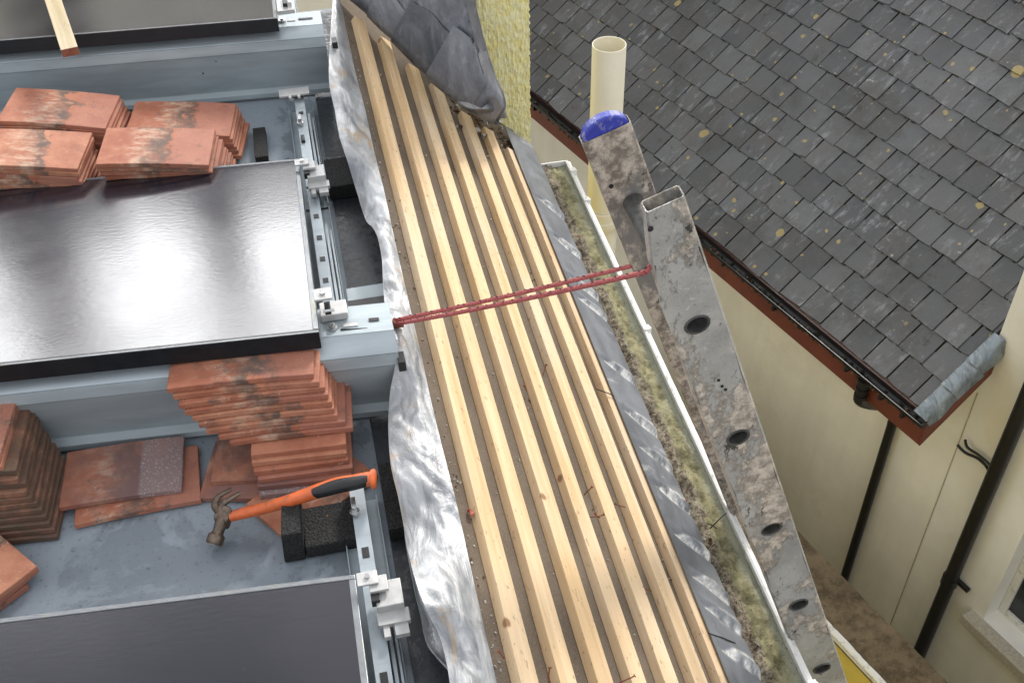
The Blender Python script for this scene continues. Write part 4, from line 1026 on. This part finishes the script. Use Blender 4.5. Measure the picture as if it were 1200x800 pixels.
# slates
fr = Matrix((-E, UP, RN)).transposed().to_4x4(); fr.translation = AC
m = MB(); SW = .196; SE = .205; rnd = random.Random(3)
rows = 21
for r in range(rows):
    y0 = r * SE + .03; t_ = -.035 - (SW * .5 if r % 2 else 0)
    slope_s = y0 * math.cos(PH)
    right = -.035 if slope_s < .5 else -.06
    first = True; t1 = right
    while t1 > -9.5:
        w = SW if not (first and r % 2 == 0) else SW * .52
        first = False
        t0 = t1 - w; g = .0045 + rnd.random() * .003
        yy0 = y0 - .022 + rnd.uniform(-.004, .004); sk = rnd.uniform(-.003, .003); lift = .009 + rnd.uniform(0, .008)
        a = rnd.random(); m.a = min(1, max(0, a ** 1.2))
        ln = SE * 1.55
        P0 = lambda x, y, z: AC - E * x + UP * y + RN * z
        # bottom edge with slight irregularity and a clipped corner now and then
        xs = [t0 + g, t0 + w * .33, t0 + w * .66, t1 - g]
        jb = [rnd.uniform(-.002, .002) for _ in xs]
        if rnd.random() < .25: jb[rnd.choice((0, 3))] += rnd.uniform(.006, .016)
        zt_ = lambda y: lift * (1 - (y - yy0) / ln) + .0015
        top = [P0(x, yy0 + j + sk * k, zt_(yy0) + .007) for k, (x, j) in enumerate(zip(xs, jb))] + [P0(t1 - g, yy0 + ln, .0085), P0(t0 + g, yy0 + ln, .0085)]
        bot = [p - RN * .007 for p in top]
        n_ = len(top); m.add(bot + top, [tuple(range(n_))[::-1], tuple(range(n_, 2 * n_))] + [(i, (i + 1) % n_, n_ + (i + 1) % n_, n_ + i) for i in range(n_)])
        t1 = t0
m.build('slate_covering', M_slate, nh, frame=fr)
# moss lines packed under the slate edges
m = MB()
for r in range(1, rows):
    y0 = r * SE + .005
    for k in range(170):
        x = -.05 - k * .056 + rnd.uniform(-.02, .02)
        if rnd.random() < .35: continue
        h = rnd.uniform(.004, .010); w = rnd.uniform(.02, .05)
        m.box(AC - E * x + UP * (y0 + rnd.uniform(-.002, .004)) + RN * .012, -E, UP, RN, w, rnd.uniform(.004, .010), h)
o = m.build('moss_in_joints', M_mjoint, nh); o['kind'] = 'stuff'
MB().hexa([AC - E * -9.6 + UP * .02 - RN * .03, AC + UP * .02 - RN * .03 + E * .03, AC + UP * 4.4 - RN * .03 + E * .03, AC - E * -9.6 + UP * 4.4 - RN * .03],
          [AC - E * -9.6 + UP * .02 + RN * .0, AC + UP * .02 + E * .03, AC + UP * 4.4 + E * .03, AC - E * -9.6 + UP * 4.4]).build('roof_deck', M_mjoint, nh)
# fascia and barge boards
nbox(.012, .034, -9.6, -.001, -3.47, -3.235).build('fascia_board', M_redw, nh)
bz = lambda s: -3.2 + s * math.tan(PH)
m = MB().prism([nb(.012, 0, -3.47), nb(.012, 0, -3.215), nb(.50, 0, bz(.50) - .02), nb(.50, 0, bz(.50) - .27)], -E * .022); m.build('barge_board', M_redw, nh)
MB().hexa([nb(.034, -9.6, -3.445), nb(.499, -9.6, -3.107), nb(.499, -.001, -3.107), nb(.034, -.001, -3.445)], [nb(.034, -9.6, -3.425), nb(.499, -9.6, -3.087), nb(.499, -.001, -3.087), nb(.034, -.001, -3.425)]).build('soffit', M_cream, nh)
# black eaves gutter
prof = []
for k in range(11):
    a_ = math.pi * k / 10; prof.append(nb(-.026 + .042 * math.cos(a_), .035, -3.226 - .05 * math.sin(a_) ** .7))
MB().strip(prof, E * 9.6).build('eaves_gutter', M_bgut, nh, smooth=True, solid=.003)
MB().prism([nb(.012, .036, -3.224)] + [p + E * -.001 for p in prof] , E * .004).build('gutter_end', M_bgut, nh)
nbox(-.073, -.067, -9.6, .035, -3.230, -3.222).build('gutter_lip', M_bgut, nh)
m = MB()
for k in range(700):
    ax = Euler((rnd.random() * 6, rnd.random() * 6, rnd.random() * 6)).to_matrix(); p = nb(rnd.uniform(-.066, -.005), rnd.uniform(-7, 0), -3.262 + rnd.uniform(-.008, .01)); r = rnd.uniform(.004, .013)
    m.m = rnd.choice([0, 0, 1]); m.box(p, ax.col[0], ax.col[1], ax.col[2], r * 2, r, r)
o = m.build('gutter_litter', [M_mjoint, M_brown], nh); o['kind'] = 'stuff'
for t_ in (-.12, -.30, -.60, -1.3, -2.2, -3.3, -4.4): nbox(-.06, .012, t_ - .012, t_ + .012, -3.31, -3.262).build('gutter_bracket', M_bgut, nh, bevel=.004)
# outlet, swan neck and downpipe
dpt = -.50
c0 = nb(-.032, -.455, -3.27)
pth = [c0, nb(-.032, -.455, -3.40), nb(-.028, -.458, -3.46), nb(.10, -.47, -3.58), nb(.36, -.49, -3.76), nb(.455, -.50, -3.86), nb(.458, -.50, -4.0)]
MB().tube(spl(pth, 24), .036, 14).build('swan_neck', M_bgut, nh, smooth=True)
m = MB().tube([c0 + Z * .0, c0 - Z * .05], .046, 16); m.tube([c0 - Z * .075, c0 - Z * .10], .042, 16); m.tube([c0 - Z * .13, c0 - Z * .16], .043, 16); m.build('outlet_collar', M_bgut, nh, smooth=True, ang=40)
MB().tube([nb(.458, -.50, -3.98), nb(.458, -.50, ZG)], .034, 16).build('downpipe', M_bgut, nh, smooth=True)
tp = .315
sp_ = MB().tube([nb(.43, tp, -.6), nb(.43, tp, ZG)], .049, 20).build('soil_pipe', M_bgut, nh, smooth=True)
m = MB().tube([nb(.43, tp, -4.78), nb(.43, tp, -4.86)], .057, 20); m.box(nb(.47, tp + .085, -4.82), NI, E, Z, .03, .09, .03); m.build('pipe_clip', M_bgut, sp_, smooth=True, ang=40)
cab = []
def oW(px, py, s_=.46): return onp(px, py, nb(s_, 0, 0), NI)
c1 = [oW(1122, 521), oW(1131, 530), oW(1146, 537), oW(1157, 548), oW(1160, 561), oW(1155, 576), oW(1143, 600), oW(1130, 632), oW(1118, 662), oW(1107, 690), oW(1098, 718), oW(1088, 748)]
c2_ = [oW(1131, 515), oW(1134, 524), oW(1147, 533), oW(1160, 545), oW(1164, 560), oW(1158, 580)]
MB().tube(spl(c1, 50), .010, 8).build('black_cable', M_bgut, nh, smooth=True)
MB().tube(spl(c2_, 30), .009, 8).build('black_cable', M_bgut, nh, smooth=True)
# verge flashings
for k, (s0, s1, dt) in enumerate(((-.035, .20, 0), (.19, .40, .004), (.39, .62, .008))):
    P = []
    for i in range(17):
        u_ = s0 + (s1 - s0) * i / 16; row = []
        for j, (t_, h) in enumerate(((-.052, .016), (-.045, .021), (-.03, .022), (-.010, .022), (.012, .018), (.026, .008), (.034, -.02), (.040, -.05), (.046, -.085))):
            wv = .008 * ns((u_ * 14, t_ * 20, k)) + .006 * ns((u_ * 40, t_ * 40, k + 3)); tt = t_ + (.012 * ns((u_ * 9, 0, k * 3)) if j > 5 else 0)
            row.append(AC - E * (tt + dt) + UP * u_ + RN * (h + dt * 1.5 + wv * .5 + .004 + (.015 * (1 - (u_ - s0) / (s1 - s0)))))
        P.append(row)
    MB().grid(P).build('verge_flashing', M_lash, nh, smooth=True, solid=.003, ang=60, frame=Matrix.Identity(4))

# boundary wall with mossy coping
ZC = -4.3
bw = thing('boundary_wall', 'yellow boundary wall with broad brown mossy coping and a chipped white edge', 'wall', nb(-.70, 1, ZG))
s0, s1 = -.86, -.515
nbox(s0 + .03, s1 - .03, -3.2, 4, ZG + .001, ZC - .07).build('wall_face', M_yellow, bw)
P = []
for i in range(220):
    t_ = -3.2 + 7.2 * i / 219; row = [nb(s0, t_, ZC - .07)]
    for j in range(19):
        v_ = j / 18; s_ = s0 + (s1 - s0) * v_; row.append(nb(s_, t_, ZC + .008 * ns((t_ * 5, v_ * 3, 0)) + .005 * ns((t_ * 24, v_ * 12, 2)) - .022 * abs(v_ - .5) ** 1.5))
    row.append(nb(s1, t_, ZC - .07)); P.append(row)
MB().grid(P).build('coping', M_cop, bw, smooth=True, ang=60, frame=Matrix.Identity(4))
P = []
for i in range(260):
    t_ = -3.2 + 7.2 * i / 259; w = .030 + .006 * ns((t_ * 7, 0, 0)) + .004 * ns((t_ * 40, 0, 0)); 
    P.append([nb(s0 + w, t_, ZC + .006), nb(s0 + .004, t_, ZC + .004), nb(s0 - .006, t_, ZC - .006), nb(s0 - .006, t_, ZC - .045), nb(s0 + .002, t_, ZC - .05)])
MB().grid(P).build('white_edge', M_white, bw, frame=Matrix.Identity(4), solid=.004)

# ------------------------------------------------------------------ houses beyond the flat roof (seen only as reflections in the panels)
def far_house(x0, x1, y0, ze, zr, lab, mat_r, chim):
    h = thing('distant_house', lab, 'house', ((x0 + x1) / 2, y0 + 2, ZG))
    MB().aabb(x0, x1, y0, y0 + 5, ZG + .001, ze).build('wall', M_cream, h)
    MB().prism([(x0 - .2, y0 - .2, ze), (x0 - .2, y0 + 2.5, zr), (x0 - .2, y0 + 5.2, ze)], (x1 - x0 + .4, 0, 0)).build('roof', mat_r, h)
    for cx, w, zt_ in chim:
        MB().aabb(cx - w / 2, cx + w / 2, y0 + 2.2, y0 + 2.9, zr - .5, zt_).build('chimney', M_redw, h)
M_dslate = simple('distant_slate', (.06, .062, .07), .6, 0, .2, 4)
far_house(-9, -2.2, 9, 1.6, 2.85, 'dark slate roofed house with chimneys seen only as a reflection, left', M_dslate, [(-2.9, .6, 4.0), (-4.6, .8, 3.8)])
far_house(-1.6, 5.5, 9.5, 1.3, 2.75, 'dark slate roofed house seen only as a reflection, right', M_dslate, [(-1.1, .45, 3.9), (.5, .3, 3.2)])

# ------------------------------------------------------------------ light
SUN_EL, SUN_AZ = 32, 58     # az measured from +X counter-clockwise
w = bpy.data.worlds.new('World'); S.world = w; w.use_nodes = True; nt = w.node_tree
bg = nt.nodes['Background']; sky = nt.nodes.new('ShaderNodeTexSky'); sky.sky_type = 'NISHITA'; sky.sun_disc = False
sky.sun_elevation = RAD(SUN_EL); sky.sun_rotation = RAD(90 - SUN_AZ); sky.air_density = 1.0; sky.dust_density = 2.5
tc = nt.nodes.new('ShaderNodeTexCoord'); mp = nt.nodes.new('ShaderNodeMapping'); mp.inputs['Scale'].default_value = (1.6, 1.6, 3.2); nt.links.new(tc.outputs['Generated'], mp.inputs[0])
nz = nt.nodes.new('ShaderNodeTexNoise'); nz.inputs['Scale'].default_value = 2.2; nz.inputs['Detail'].default_value = 5; nt.links.new(mp.outputs[0], nz.inputs['Vector'])
mr = nt.nodes.new('ShaderNodeMapRange'); mr.inputs[1].default_value = .3; mr.inputs[2].default_value = .7; mr.inputs[3].default_value = 6.0; mr.inputs[4].default_value = 12.0; nt.links.new(nz.outputs['Fac'], mr.inputs[0])
gl = nt.nodes.new('ShaderNodeVectorMath'); gl.operation = 'DOT_PRODUCT'; nrm_ = nt.nodes.new('ShaderNodeVectorMath'); nrm_.operation = 'NORMALIZE'
nt.links.new(tc.outputs['Generated'], nrm_.inputs[0]); nt.links.new(nrm_.outputs[0], gl.inputs[0])
gl.inputs[1].default_value = (math.cos(RAD(99)) * math.cos(RAD(19)), math.sin(RAD(99)) * math.cos(RAD(19)), math.sin(RAD(19)))
def wm(op, a, b):
    q = nt.nodes.new('ShaderNodeMath'); q.operation = op
    for i, v in enumerate((a, b)):
        if isinstance(v, (int, float)): q.inputs[i].default_value = v
        else: nt.links.new(v, q.inputs[i])
    return q.outputs[0]
sep_ = nt.nodes.new('ShaderNodeSeparateXYZ'); nt.links.new(nrm_.outputs[0], sep_.inputs[0])
gl.inputs[1].default_value = (math.cos(RAD(99)), math.sin(RAD(99)), 0)
ez = wm('DIVIDE', wm('SUBTRACT', sep_.outputs[2], .315), .125)
glow = wm('MULTIPLY', wm('MULTIPLY', wm('EXPONENT', wm('MULTIPLY', wm('MULTIPLY', ez, ez), -1), 0), wm('POWER', wm('MAXIMUM', gl.outputs['Value'], 0), 9)), 210)
cl_tot = wm('ADD', mr.outputs[0], glow)
cc_ = nt.nodes.new('ShaderNodeCombineColor'); 
for i, k in enumerate((1.0, 1.0, 1.01)):
    mm = nt.nodes.new('ShaderNodeMath'); mm.operation = 'MULTIPLY'; mm.inputs[1].default_value = k; nt.links.new(cl_tot, mm.inputs[0]); nt.links.new(mm.outputs[0], cc_.inputs[i])
mx = nt.nodes.new('ShaderNodeMix'); mx.data_type = 'RGBA'; mx.inputs[0].default_value = .72
nt.links.new(sky.outputs[0], mx.inputs[6]); nt.links.new(cc_.outputs[0], mx.inputs[7]); nt.links.new(mx.outputs[2], bg.inputs[0]); bg.inputs[1].default_value = .105
sd_ = bpy.data.lights.new('sun', 'SUN'); so = bpy.data.objects.new('sun', sd_); COL.objects.link(so)
sd_.energy = 2.1; sd_.angle = RAD(11); sd_.color = (1, .96, .90)
dv = Vector((math.cos(RAD(SUN_AZ)) * math.cos(RAD(SUN_EL)), math.sin(RAD(SUN_AZ)) * math.cos(RAD(SUN_EL)), math.sin(RAD(SUN_EL))))
so.rotation_euler = dv.to_track_quat('Z', 'Y').to_euler(); so.location = (0, 3, 8)
S.view_settings.view_transform = 'Standard'; S.view_settings.look = 'None'; S.view_settings.exposure = .55; S.view_settings.gamma = 1
for o in list(bpy.data.objects):
    if o.users_collection == (): bpy.data.objects.remove(o)
S.render.engine = 'CYCLES'
